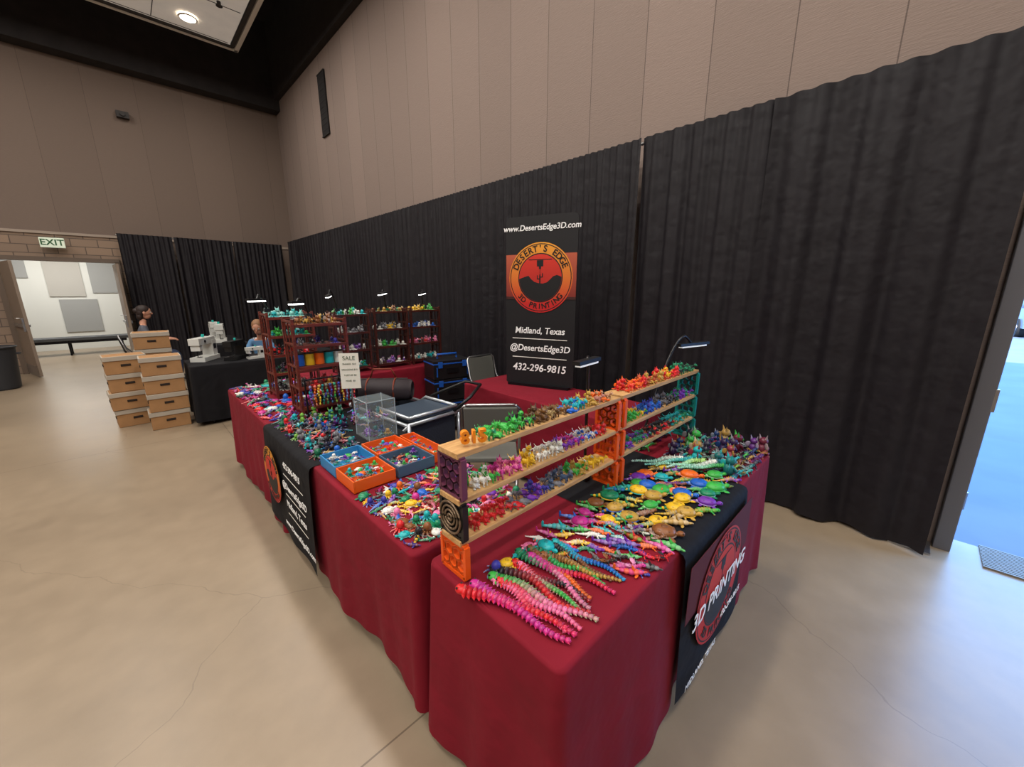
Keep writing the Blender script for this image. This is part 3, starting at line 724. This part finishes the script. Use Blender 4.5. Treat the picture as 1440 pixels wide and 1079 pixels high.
shelfrow(mb,1.6,2.37,.92,ZS[1],.038,.056,['quad','sit'],[[PAL[3],PAL[2]],[PAL[6],PAL[7]],[PAL[12],PAL[15]],[PAL[4],PAL[8]]],rnd)
shelfrow(mb,1.6,2.37,.92,ZS[0],.038,.056,['quad','octo'],[[PAL[8],PAL[4]],[PAL[12],PAL[0]],[PAL[5],PAL[4]]],rnd)
mb.build('shelf_toy_animals',[TOY])

# ------------------------------------------------------------ slatted wooden racks with goods
def rack(x0,y0,w,d,h,m,levels,pals,seed,goods='toys',name='wooden_display_rack'):
    e=empty(name,(x0+w/2,y0+d/2,TZ)); mb=MB(); t=.018
    for sx in (-1,1):
        for sy in (-1,1): mb.box((sx*(w/2-t/2),sy*(d/2-t/2),h/2),(t,t,h),0)
        for j in range(5): mb.box((sx*(w/2-t/2),0,.04+j*(h-.06)/4),(t*.7,d-2*t,t*.9),0)
        for q in (-.3,0,.3): mb.box((sx*(w/2-t/2),q*d,h/2),(t*.5,.01,h-.06),0)
    zs=[.05+i*(h-.08)/(levels-1)*.97 for i in range(levels)] if levels>1 else [.05]
    for z in zs:
        for q in range(5): mb.box((0,-d/2+d*(q+.5)/5,z),(w-t*1.2,d/5-.008,.009),0)
        mb.box((0,-d/2+.006,z+.0),(w-2*t,.01,.022),0)
    mb.build('frame',[m],parent=e,bevel=.002)
    r=random.Random(seed); mb=MB()
    for li,z in enumerate(zs):
        pal=pals[li%len(pals)]
        if goods=='spools' and li in (2,):
            for i in range(5):
                xx=-w/2+.05+i*(w-.1)/4; c=[PAL[6],PAL[2],PAL[1],PAL[5],W][i]
                mb.cyl((xx,-.02,z+.006),(xx,-.02,z+.09),.033,0,18,col=c); mb.cyl((xx,-.02,z+.09),(xx,-.02,z+.097),.036,0,18,col=(.02,.02,.02))
        elif goods=='spools' and li<4:
            fill(mb,-w/2+.03,w/2-.03,-d/2+.02,d/2-.02,z+.006,.075,.07,['quad','sit','octo'],pal,r,yaw=pi/2)
        else:
            fill(mb,-w/2+.03,w/2-.03,-d/2+.02,d/2-.02,z+.006,.062,.085,['quad','sit','octo'],pal,r,yaw=pi/2)
    mb.build('displayed_toys',[TOY],parent=e); return e
G=[PAL[3],PAL[5],W]; K=[PAL[10],W,PAL[8]]; 
rack(.80,3.0,.38,.24,.70,CHERRY,5,[DARKP,[PAL[12],PAL[14],PAL[0]],DARKP,[PAL[7],PAL[12]],[PAL[14],PAL[13],PAL[12],PAL[13]]],1,'spools')
rack(.80,3.66,.36,.24,.72,CHERRY,5,[[PAL[12],W],DARKP,[PAL[0],PAL[12]],[PAL[3],PAL[5]],[PAL[5],C(120,190,180)]],2)
rack(1.56,4.28,.38,.22,.68,DKWOOD,4,[G,K,[PAL[15],W]],3)
rack(2.0,4.28,.42,.22,.70,DKWOOD,4,[K,G,[PAL[15],W,PAL[2]],[PAL[14],PAL[13],PAL[4]]],4)
rack(2.46,4.28,.42,.22,.70,DKWOOD,4,[[W,PAL[5]],[PAL[0],PAL[10],PAL[12]],[W,PAL[6]],[PAL[14],PAL[2],PAL[3]]],5)
mb=MB(); r=random.Random(9)
mb.cyl((.82,2.93,T+.001),(.82,2.93,1.04),.006,1,8); mb.cyl((1.18,2.93,T+.001),(1.18,2.93,1.04),.006,1,8); mb.cyl((.82,2.93,1.04),(1.18,2.93,1.04),.006,1,8)
for i in range(12):
    x=.85+i*.028; c=r.choice(PAL[:9]); zt=1.035
    mb.cyl((x,2.925,zt),(x,2.925,zt-.04),.0015,1,5)
    for j in range(7): mb.ell((x+.004*math.sin(j*1.3+i),2.925+.004*(j%2),zt-.05-j*.022),(.011*(1-.08*j),.01,.013),None,0,mixc(c,r.choice(PAL),.25),2)
mb.build('keychain_display_stand',[TOY,DKMET])

# ------------------------------------------------------------ sign holder, acrylic case
e=empty('tabletop_sign_holder',(1.06,2.72,RZ),math.radians(-35))
mb=MB(); mb.cyl((0,.01,0),(0,.01,.008),.05,1,24); mb.cyl((0,.01,.008),(0,.01,.22),.006,1,8); mb.box((0,0,.34),(.13,.006,.25),0); mb.build('holder',[mat('paper',(225,222,210),.6),METAL],parent=e)
for i,(s,sz) in enumerate((('SALE',.04),('SNAKES  $10',.016),('DRAGONS $15',.016),('TURTLES $8',.016),('MINIS  $5',.016))): text(e,s,0,.43-i*.04,sz,(60,80,50),y=-.004,shear=0)
mb=MB(); gl=mat('clear_acrylic',(200,215,220),.03,alpha=.07,ior=1.3); c=(1.02,2.28)
for sx in (-1,1): mb.box((c[0]+sx*.09,c[1],RZ+.12),(.003,.18,.24),0); mb.box((c[0],c[1]+sx*.09,RZ+.12),(.176,.003,.24),0)
for z in (.004,.12,.238): mb.box((c[0],c[1],RZ+z),(.174,.174,.003),0)
for sx in (-1,1):
    for sy in (-1,1): mb.box((c[0]+sx*.09,c[1]+sy*.09,RZ+.12),(.004,.004,.24),1)
mb.box((c[0],c[1]-.09,RZ+.24),(.18,.004,.004),1); mb.box((c[0]-.09,c[1],RZ+.24),(.004,.18,.004),1)
mb.build('acrylic_display_case',[gl,mat('acrylic_edge',(190,205,210),.1,alpha=.5)])
mb=MB(); r=random.Random(77)
for z in (.007,.123): fill(mb,c[0]-.07,c[0]+.07,c[1]-.07,c[1]+.07,RZ+z,.045,.06,['sit','octo','dragon'],DARKP+PAL[5:9],r)
mb.build('cased_toy_figurines',[TOY])

# ------------------------------------------------------------ clip lamps
LED=mat('led_white',(255,255,250),.5,emit=5)
LED2=mat('led_dim',(235,235,230),.5,emit=.5)
def lamp(base,end,dirx,h,L=.16,led=LED,name='gooseneck_led_lamp'):
    mb=MB(); b=np.array(base,float); en=np.array(end,float)
    mb.box((b[0],b[1],b[2]+.015),(.04,.04,.03),0)
    pts=[]
    for i in range(15):
        t=i/14; p=b*(1-t)+en*t; p[2]=b[2]+.03+(h-b[2]-.03)*math.sin(min(1,t*1.25)*pi/2)+(en[2]-h)*max(0,(t-.8)/.2); pts.append(p)
    mb.tube(pts,.007,0,6)
    d=np.array(dirx,float); d/=np.linalg.norm(d)
    mb.beam(en-d*L*.55+(0,0,.008),en+d*L*.55+(0,0,.008),.034,.016,0); mb.beam(en-d*L*.46+(0,0,-.004),en+d*L*.46+(0,0,-.004),.026,.010,1)
    return mb.build(name,[BLKPL,led])
zr=T+.701
lamp((.84,3.78,zr+.02),(.72,3.50,1.58),(1,.6,0),1.62,.15); lamp((.95,3.1,zr),(.82,2.9,1.57),(.8,.6,0),1.60,.13)
lamp((1.62,4.35,T+.683),(1.46,4.1,1.60),(.6,1,.1),1.66,.18); lamp((2.2,4.4,zr),(2.05,4.15,1.62),(.8,.6,.1),1.67,.18); lamp((2.7,4.4,zr),(2.55,4.15,1.62),(.8,.6,.1),1.67,.18)
lamp((1.46,1.0,TZ),(1.34,.93,1.36),(1,.1,0),1.38,.16,LED2); lamp((2.0,1.0,TZ),(2.36,.90,1.34),(1,-.25,0),1.40,.24,LED2)

# ------------------------------------------------------------ chairs, wagon, bags, tool boxes
def chair(name,loc,rz,pad):
    mb=MB(); 
    for s in (-1,1):
        mb.tube([(s*.21,.24,.012),(s*.21,-.05,.45),(s*.205,-.2,.66),(s*.2,-.25,.86),(s*.17,-.26,.89)],.012,1)
        mb.tube([(s*.19,-.26,.012),(s*.19,.08,.42),(s*.19,.16,.44)],.012,1)
    mb.tube([(-.17,-.26,.89),(.17,-.26,.89)],.012,1); mb.tube([(-.21,.2,.07),(.21,.2,.07)],.009,1); mb.tube([(-.19,-.2,.1),(.19,-.2,.1)],.009,1)
    mb.box((0,0,.455),(.39,.40,.035),0); mb.box((0,-.235,.74),(.37,.03,.28),0,R=np.array(Matrix.Rotation(math.radians(12),3,'X')))
    return mb.build(name,[pad,METAL],bevel=.01,loc=loc,rz=rz)
CG=mat('chair_grey',(98,98,92),.8)
chair('folding_chair',(1.86,2.14,0),math.radians(-42),CG)
chair('folding_chair',(2.98,3.36,0),math.radians(180),CG)
chair('folding_chair',(.10,9.6,0),math.radians(-90),mat('chair_black',(30,30,32),.6))
chair('folding_chair',(1.47,7.30,0),math.radians(155),mat('chair_black',(30,30,32),.6))
e=empty('folding_utility_wagon',(1.62,3.05,0),math.radians(95))
fab=mat('wagon_fabric',(38,44,56),.8,bump=.3,bscale=80)
mb=MB(); w,d=.9,.5
mb.box((0,0,.33),(w-.1,d-.06,.02),0)
for s in (-1,1): mb.box((0,s*(d/2-.02),.48),(w-.06,.012,.30),0); mb.box((s*(w/2-.04),0,.48),(.012,d-.04,.30),0)
mb.box((-.23,0,.675),(.42,.46,.02),1)
mb.build('basket',[fab,mat('deck_bluegrey',(58,70,84),.4)],parent=e,bevel=.004)
mb=MB(); SV=mat('silver_tube',(185,190,196),.3,.6)
for s in (-1,1):
    y=s*d/2
    mb.tube([(-w/2,y,.64),(w/2,y,.64)],.015,0); mb.tube([(-w/2,y,.30),(w/2,y,.30)],.015,0)
    mb.tube([(-w/2,y,.13),(-w/2,y,.66)],.015,0); mb.tube([(w/2,y,.13),(w/2,y,.66)],.015,0)
    mb.tube([(-w/2,y*1.02,.30),(0,y*1.02,.64),(w/2,y*1.02,.30)],.012,0); mb.tube([(-w/2,y*1.02,.64),(0,y*1.02,.30),(w/2,y*1.02,.64)],.012,0)
    mb.tube([(s*w/2,-d/2,.65),(s*w/2,d/2,.65)],.015,0); mb.tube([(s*w/2,-d/2,.30),(s*w/2,d/2,.30)],.015,0)
    mb.tube([(-.44,y*.95,.70),(-.02,y*.95,.70),(.02,y*.8,.66)],.014,0)
mb.tube([(-.44,-.24,.70),(-.44,.24,.70)],.014,0)
mb.tube([(-w/2,-.2,.66),(-w/2-.1,-.3,.78),(-w/2+.1,-.62,.80),(-w/2+.3,-.62,.80),(-w/2+.42,-.28,.70)],.014,1)
mb.build('tube_frame',[SV,BLKPL],parent=e)
mb=MB(); HUB=mat('hub_grey',(190,190,190),.4)
def whl(x,y,z,r,sy):
    mb.cyl((x,y-.02,z),(x,y+.02,z),r,0,28); mb.cyl((x,y-.025,z),(x,y+.025,z),r*.78,1,24); mb.cyl((x,y-.032,z),(x,y+.032,z),r*.2,0,12)
    for q in range(6):
        a=q*pi/3; mb.beam((x,y+sy*.027,z),(x+r*.7*math.cos(a),y+sy*.027,z+r*.7*math.sin(a)),.006,.006,0)
for sx in (-1,1):
    for sy in (-1,1): whl(sx*w/2,sy*(d/2+.035),.1,.1,sy)
whl(-.16,d/2+.05,.52,.10,1)
mb.cyl((-.16,d/2,.52),(-.16,d/2+.05,.52),.012,0,8)
mb.build('wheels',[BLKPL,HUB],parent=e)
mb=MB(); a=np.linspace(0,2*pi,21)[:-1]
prof=[(.12*math.cos(t)*(1+.1*abs(math.sin(2*t))),.10*math.sin(t)) for t in a]
secs=[(-.27,.75),(-.25,.95),(-.1,1.03),(.1,1.03),(.25,.95),(.27,.75)]
V=[];n=20
for x,s in secs: V+=[(x,p[0]*s,p[1]*s) for p in prof]
F=[[i*n+j,i*n+(j+1)%n,(i+1)*n+(j+1)%n,(i+1)*n+j] for i in range(5) for j in range(n)]+[list(range(n)),[100+j for j in range(n)][::-1]]
mb.add(V,F,0,True)
for x in (-.12,.12): mb.tube([(x,.125*math.cos(t),.106*math.sin(t)) for t in a],.008,1,6,closed=True)
mb.tube([(-.12,.05,.1),(-.08,.03,.19),(.08,.03,.19),(.12,.05,.1)],.008,1); mb.box((0,0,.106),(.46,.012,.006),2)
mb.build('duffel_bag',[mat('duffel_dark',(40,30,34),.7),mat('duffel_strap',(120,50,30),.7),METAL],loc=(1.58,3.33,.765),rz=math.radians(-40))
e=empty('rolling_tool_box_stack',(2.64,3.82,0),math.radians(-12))
bl_=mat('toolbox_blue',(25,80,165),.4)
mb=MB(); z=.06
for i,h in enumerate((.34,.26,.22)):
    mb.box((0,0,z+h/2),(.46,.31,h-.01),0); mb.box((0,0,z+h-.04),(.47,.32,.016),1)
    for s in (-1,1): mb.box((s*.15,-.16,z+h-.05),(.05,.02,.07),1); mb.box((s*.19,-.157,z+h*.4),(.012,.012,h*.5),1)
    mb.box((0,-.16,z+h*.45),(.14,.016,.06),2); z+=h
for s in (-1,1): mb.cyl((s*.22,.12,.06),(s*.25,.12,.06),.06,0,20); mb.box((s*.2,-.12,.03),(.04,.04,.06),0)
mb.tube([(-.12,0,z),(-.12,0,z+.05),(.12,0,z+.05),(.12,0,z)],.012,1)
mb.build('boxes',[BLKPL,bl_,DKMET],parent=e,bevel=.006)

# ------------------------------------------------------------ banker boxes
cb=mat('cardboard',(156,116,76),.85,var=.08,vscale=8); lid=mat('box_lid',(164,154,140),.8,var=.06)
def boxes(x,y,n,seed,rz=0):
    e=empty('cardboard_storage_box_stack',(x,y,0),rz); r=random.Random(seed); z=0; mb=MB()
    for i in range(n):
        dx=r.uniform(-.012,.012);dy=r.uniform(-.012,.012); w,d,h=.39,.31,.222
        mb.box((dx,dy,z+h/2),(w-.02,d-.02,h-.004),0,taper=1.0); mb.box((dx,dy,z+h-.03),(w,d,.055),1)
        mb.box((dx,dy-d/2+.008,z+h*.48),(.09,.01,.028),2); mb.box((dx-w/2+.008,dy,z+h*.48),(.01,.08,.028),2)
        z+=h
    mb.build('boxes',[cb,lid,mat('hole_dark',(40,28,20),.9)],parent=e,bevel=.004)
boxes(.20,6.38,4,1); boxes(-.12,6.80,4,2,.08); boxes(.20,7.32,5,3,-.05)

# ------------------------------------------------------------ sewing machines
def sewing(x,y,z,rz,body,s=1):
    mb=MB(); mb.T=np.array(Matrix.Scale(s,4)); mb.box((0,0,.03),(.40,.18,.06),0); mb.box((.14,0,.16),(.11,.14,.22),0); mb.box((-.02,0,.27),(.40,.13,.09),0); mb.box((-.17,0,.20),(.07,.11,.10),0)
    mb.cyl((-.17,0,.15),(-.17,0,.07),.006,1,8); mb.box((-.17,-.02,.065),(.05,.05,.006),1)
    mb.cyl((.20,0,.24),(.225,0,.24),.045,1,20); mb.cyl((.02,0,.315),(.02,0,.36),.008,1,8); mb.cyl((.02,0,.32),(.02,0,.355),.018,2,14)
    mb.box((.14,-.072,.18),(.07,.004,.07),1); mb.cyl((-.08,-.066,.27),(-.08,-.075,.27),.018,1,14)
    mb.build('sewing_machine',[body,DKMET,mat('thread_teal',(40,170,160),.7)],bevel=.012,loc=(x,y,z),rz=rz)
wm=mat('machine_white',(200,200,195),.35)
sewing(.66,6.50,TZ,1.0,wm,.95); sewing(.97,6.30,TZ,.9,BLKPL,.8); sewing(1.17,6.20,TZ,.2,wm,.5); sewing(1.6,6.3,TZ,.2,BLKPL,.8)
sewing(1.15,8.7,TZ,1.4,wm); sewing(1.15,9.3,TZ,1.5,wm)

mb=MB(); mb.cyl((0,0,.02),(0,0,.72),.23,0,28,r2=.28); mb.tube([(.285*math.cos(t),.285*math.sin(t),.72) for t in np.linspace(0,2*pi,29)[:-1]],.015,0,8,closed=True)
mb.cyl((0,0,.0),(0,0,.05),.21,0,24)
for s in (-1,1): mb.box((s*.29,0,.6),(.05,.12,.03),0)
mb.build('trash_can',[mat('can_grey',(42,43,47),.5)],loc=(-1.75,10.85,0))

# ------------------------------------------------------------ people
SKIN=mat('skin',(186,134,110),.55)
def hand(J,E,tag,w,dirv,side,up):
    w=np.array(w,float); f=np.array(dirv,float); f/=np.linalg.norm(f); s=np.array(side,float); u=np.array(up,float)
    J[tag+'palm']=(w+f*.05,.026); E.append((tag+'wr',tag+'palm',1))
    for i,(o,L) in enumerate(((-.026,.068),(-.009,.08),(.009,.075),(.025,.058))):
        a=w+f*.085+s*o; b=a+f*L*.5-u*.006; c=b+f*L*.42-u*.022
        J[tag+'k%d'%i]=(a,.0095); J[tag+'m%d'%i]=(b,.0085); J[tag+'t%d'%i]=(c,.007)
        E+= [(tag+'palm',tag+'k%d'%i,1),(tag+'k%d'%i,tag+'m%d'%i,1),(tag+'m%d'%i,tag+'t%d'%i,1)]
    a=w+f*.035-s*.034; b=a+f*.035-s*.018-u*.008
    J[tag+'th1']=(a,.011); J[tag+'th2']=(b,.009); E+=[(tag+'palm',tag+'th1',1),(tag+'th1',tag+'th2',1)]
def person(name,loc,rz,J,E,mats,head,tilt,hair,long_hair,hs=1.0):
    root=empty(name,loc,rz)
    names=list(J); me=bpy.data.meshes.new('tmp'); me.from_pydata([tuple(J[n][0]) for n in names],[(names.index(a),names.index(b)) for a,b,_ in E],[]); me.update()
    o=bpy.data.objects.new('tmp',me); COL.objects.link(o)
    o.modifiers.new('sk','SKIN')
    for i,n in enumerate(names):
        sv=me.skin_vertices[0].data[i]; r=J[n][1]
        sv.radius=(r,r) if isinstance(r,(int,float)) else r; sv.use_root=(n=='pelvis')
    ss=o.modifiers.new('ss','SUBSURF'); ss.levels=2; ss.render_levels=2
    dg=bpy.context.evaluated_depsgraph_get(); nm=bpy.data.meshes.new_from_object(o.evaluated_get(dg)); nm.name=name+'_body'
    bpy.data.objects.remove(o)
    nm.materials.clear()
    for m in mats: nm.materials.append(m)
    A=np.array([J[a][0] for a,b,_ in E],float);B=np.array([J[b][0] for a,b,_ in E],float);MI=[m for _,_,m in E]; D=B-A;DD=(D*D).sum(1)
    for p in nm.polygons:
        c=np.array(p.center); t=np.clip(((c-A)*D).sum(1)/DD,0,1); q=A+D*t[:,None]; k=np.argmin(np.linalg.norm(q-c,axis=1)); p.material_index=MI[k]; p.use_smooth=True
    b=bpy.data.objects.new('body',nm); COL.objects.link(b); b.parent=root
    mb=MB(); h=np.array(head,float)
    mb.T=np.array(Matrix.Translation(h)@Matrix.Rotation(tilt,4,'Y')@Matrix.Scale(hs,4))
    mb.ell((0,0,.015),(.095,.074,.10),None,0,k=6); mb.ell((.028,0,-.05),(.062,.052,.062),None,0,k=4)
    mb.ell((.098,0,-.012),(.016,.012,.02),None,0,k=3); mb.ell((.088,0,.012),(.010,.008,.026),None,0,k=3)
    mb.ell((.084,0,-.055),(.009,.024,.006),None,3,k=3)
    for s in (-1,1):
        mb.ell((.082,s*.03,.012),(.012,.014,.009),None,4,k=3); mb.ell((.089,s*.03,.012),(.006,.007,.007),None,2,k=2); mb.ell((.086,s*.03,.034),(.008,.018,.004),None,1,k=2)
        mb.ell((-.005,s*.076,-.005),(.018,.008,.028),None,0,k=3)
    mb.ell((-.018,0,.04),(.098,.083,.092),None,1,k=6); mb.ell((-.045,0,.0),(.07,.078,.09),None,1,k=4)
    if long_hair:
        mb.ell((-.10,0,.02),(.05,.05,.05),None,1,k=4); mb.ell((-.06,0,-.07),(.05,.065,.07),None,1,k=4)
    mb.T=None
    mb.build('head',[SKIN,hair,BLKPL,mat('lips',(150,84,74),.5),mat('eye_white',(225,222,218),.3)],parent=root)
def seated(fwdreach,lean,sc=1.0,elbow_out=.0,handz=.80,wide=1.0):
    J={};E=[]
    def P(n,p,r): J[n]=(np.array(p,float)*sc if n else 0,r*sc if isinstance(r,(int,float)) else tuple(x*sc for x in r))
    L=lean
    P('pelvis',(0,0,.56),.13*wide);P('waist',(.02+L*.2,0,.70),.115*wide);P('chest',(.03+L*.6,0,.92),.13*wide);P('neckb',(.02+L*.85,0,1.06),.06);P('neck',(.035+L,0,1.13),.047);P('hd',(.045+L*1.05,0,1.17),.045)
    E+=[('pelvis','waist',0),('waist','chest',0),('chest','neckb',0),('neckb','neck',1),('neck','hd',1)]
    for s,t in ((1,'l'),(-1,'r')):
        P(t+'sh',(.01+L*.75,s*.165*wide,1.01),.062);P(t+'em',(.055+L*.8,s*(.2*wide+elbow_out),.90),.052);P(t+'el',(.10+L*.8,s*(.22*wide+elbow_out),.80),.042);P(t+'fo',(.22+L+fwdreach*.5,s*.19,.79),.035);P(t+'wr',(.34+L*.9+fwdreach,s*.14,handz),.024)
        P(t+'hip',(.03,s*.09,.54),.09);P(t+'th',(.24,s*.10,.54),.078);P(t+'kn',(.44,s*.10,.53),.062);P(t+'ca',(.45,s*.10,.36),.055);P(t+'an',(.43,s*.10,.09),.038);P(t+'to',(.54,s*.11,.045),.035)
        E+=[('chest',t+'sh',0),(t+'sh',t+'em',0),(t+'em',t+'el',0),(t+'el',t+'fo',1),(t+'fo',t+'wr',1),('pelvis',t+'hip',2),(t+'hip',t+'th',2),(t+'th',t+'kn',2),(t+'kn',t+'ca',2),(t+'ca',t+'an',2),(t+'an',t+'to',3)]
        hand(J,E,t,J[t+'wr'][0],(1,-s*.2,-.05),(0,s*1.,0),(0,0,1))
    return J,E
J,E=seated(-.03,.03,wide=1.15); pants=mat('jeans',(45,55,80),.8); shoe=mat('shoes',(40,38,38),.6)
person('seated_woman',(.13,9.6,0),0,J,E,[mat('grey_shirt',(82,84,94),.8),SKIN,pants,shoe],(.10,0,1.28),.1,mat('hair_dark',(38,24,20),.6),True)
J,E=seated(.0,.12,.86,handz=.92)
person('seated_child',(1.50,7.28,0),math.radians(-115),J,E,[mat('blue_shirt',(84,126,166),.8),SKIN,pants,shoe],(.18,0,1.10),.35,mat('hair_sandy',(130,92,62),.6),False,.95)

# ------------------------------------------------------------ outdoors
mb=MB(); mb.box((45,0,-.12),(82.4,120,.1),0); mb.build('ground_outdoor_pavement',[mat('pavement',(92,98,110),.8,var=.1,vscale=1.5)])
mb=MB(); mb.box((X1+1.7,-1.2,-.045),(3.1,10,.09),0)
mb.build('ground_sidewalk_slab',[mat('sidewalk',(88,96,112),.75,var=.08,vscale=2)])
def tree(x,y,h,seed):
    r=random.Random(seed); mb=MB(); mb.tube([(x,y,-.07),(x+.1,y,h*.25),(x,y+.1,h*.5)],[.2,.16,.1],0,10)
    for i in range(5):
        a=r.uniform(0,6.28); mb.tube([(x,y+.05,h*.4),(x+math.cos(a)*h*.2,y+math.sin(a)*h*.2,h*.65)],[.08,.04],0,6)
    for i in range(260):
        a=r.uniform(0,6.28);q=r.uniform(0,1)**.5;zz=r.uniform(-1,1); rr=h*.3*math.sqrt(1-zz*zz)*q
        s=r.uniform(.2,.45); g=r.uniform(.5,1.2)
        mb.ell((x+rr*math.cos(a),y+rr*math.sin(a),h*.68+zz*h*.3),(s,s*.9,s*.6),(r.uniform(-1,1),r.uniform(-1,1),r.uniform(-.5,.5)),1,(.06*g,.12*g,.02*g),2)
    mb.build('tree',[mat('bark',(90,70,50),.9),TOY])
for i,(x,y,h) in enumerate(((31,-2.5,6),(36,-8,8),(33,-14,7),(38,1,8),(37,-20,8))): tree(x,y,h,i)
def car(x,y,rgb,rz):
    mb=MB(); pr=[(-2.2,.35),(2.2,.35),(2.25,.7),(2.15,.95),(1.2,1.05),(.55,1.5),(-1.3,1.55),(-2.0,1.1),(-2.25,.95)]
    mb.prism(pr,1,-.85,.85,0)
    gp=[(1.05,1.06),(.52,1.45),(-1.2,1.49),(-1.8,1.1)]
    mb.prism(gp,1,-.87,.87,1)
    for sx in (-1.4,1.4):
        for s in (-1,1): mb.cyl((sx,s*.9,.34),(sx,s*.66,.34),.34,2,24); mb.cyl((sx,s*.91,.34),(sx,s*.7,.34),.2,3,16)
    mb.box((2.22,.6,.75),(.08,.35,.14),3); mb.box((2.22,-.6,.75),(.08,.35,.14),3)
    mb.build('parked_car',[mat('car_paint_%d'%rgb[0],rgb,.25,.2,coat=.5),mat('car_glass',(30,40,50),.1),mat('tyre',(20,20,20),.8),METAL],bevel=.03,loc=(x,y,-.07),rz=rz)
car(26,-3.4,(150,155,162),0.1); car(26,-6.4,(90,100,120),.05); car(26,.2,(40,70,130),0)

# ------------------------------------------------------------ lights
w=bpy.data.worlds.new('sky'); scene.world=w; w.use_nodes=True; bgn=w.node_tree.nodes['Background']
bgn.inputs[0].default_value=(.22,.48,1,1); bgn.inputs[1].default_value=9.5
s=bpy.data.lights.new('sun','SUN'); s.energy=16; s.angle=.01; s.color=(1,.96,.88); so=bpy.data.objects.new('sun',s); so.rotation_euler=(0,math.radians(-55),0); so.location=(0,0,20); COL.objects.link(so)
mbE=mat('downlight_glow',(255,246,230),.5,emit=14)
for x in (-6,-3.4,-.9,1.66):
    for y in (-4,-1,2,5,7.8,10.15):
        z=6.49
        mb=MB(); mb.tube([(.13*math.cos(t),.13*math.sin(t),0) for t in np.linspace(0,2*pi,25)[:-1]],.015,0,6,closed=True); mb.cyl((0,0,.0),(0,0,.012),.12,1,24)
        if not(2.8<y<10.7 and x>-4.8): mb.cyl((0,0,.01),(0,0,ZT-z),.01,0,6); mb.cyl((0,0,.012),(0,0,.2),.13,0,24,r2=.09)
        mb.build('ceiling_downlight',[WHITE,mbE],loc=(x,y,z-.02))
        en={-4:64,-1:82,2:78,5:62,7.8:50,10.15:38}[y]*(1.0 if x<1 else .95)
        l=bpy.data.lights.new('downlight','AREA'); l.shape='DISK'; l.size=.5; l.energy=en; l.color=(1,.95,.88)
        lo=bpy.data.objects.new('downlight_lamp',l); lo.location=(x,y,z-.045); COL.objects.link(lo)
l=bpy.data.lights.new('corridor_light','AREA'); l.size=2; l.energy=150; l.color=(1,.98,.94); lo=bpy.data.objects.new('corridor_light',l); lo.location=(-1.2,15,3.1); COL.objects.link(lo)

# ------------------------------------------------------------ camera
cam=bpy.data.cameras.new('camera'); cam.sensor_width=36; cam.lens=13.75; cam.clip_start=.02; cam.clip_end=300
co=bpy.data.objects.new('camera',cam); co.location=(0,0,1.65); co.rotation_euler=(math.radians(90-13.3),0,math.radians(-44.2)); COL.objects.link(co); scene.camera=co
scene.view_settings.view_transform='Standard'; scene.view_settings.look='None'; scene.view_settings.exposure=0
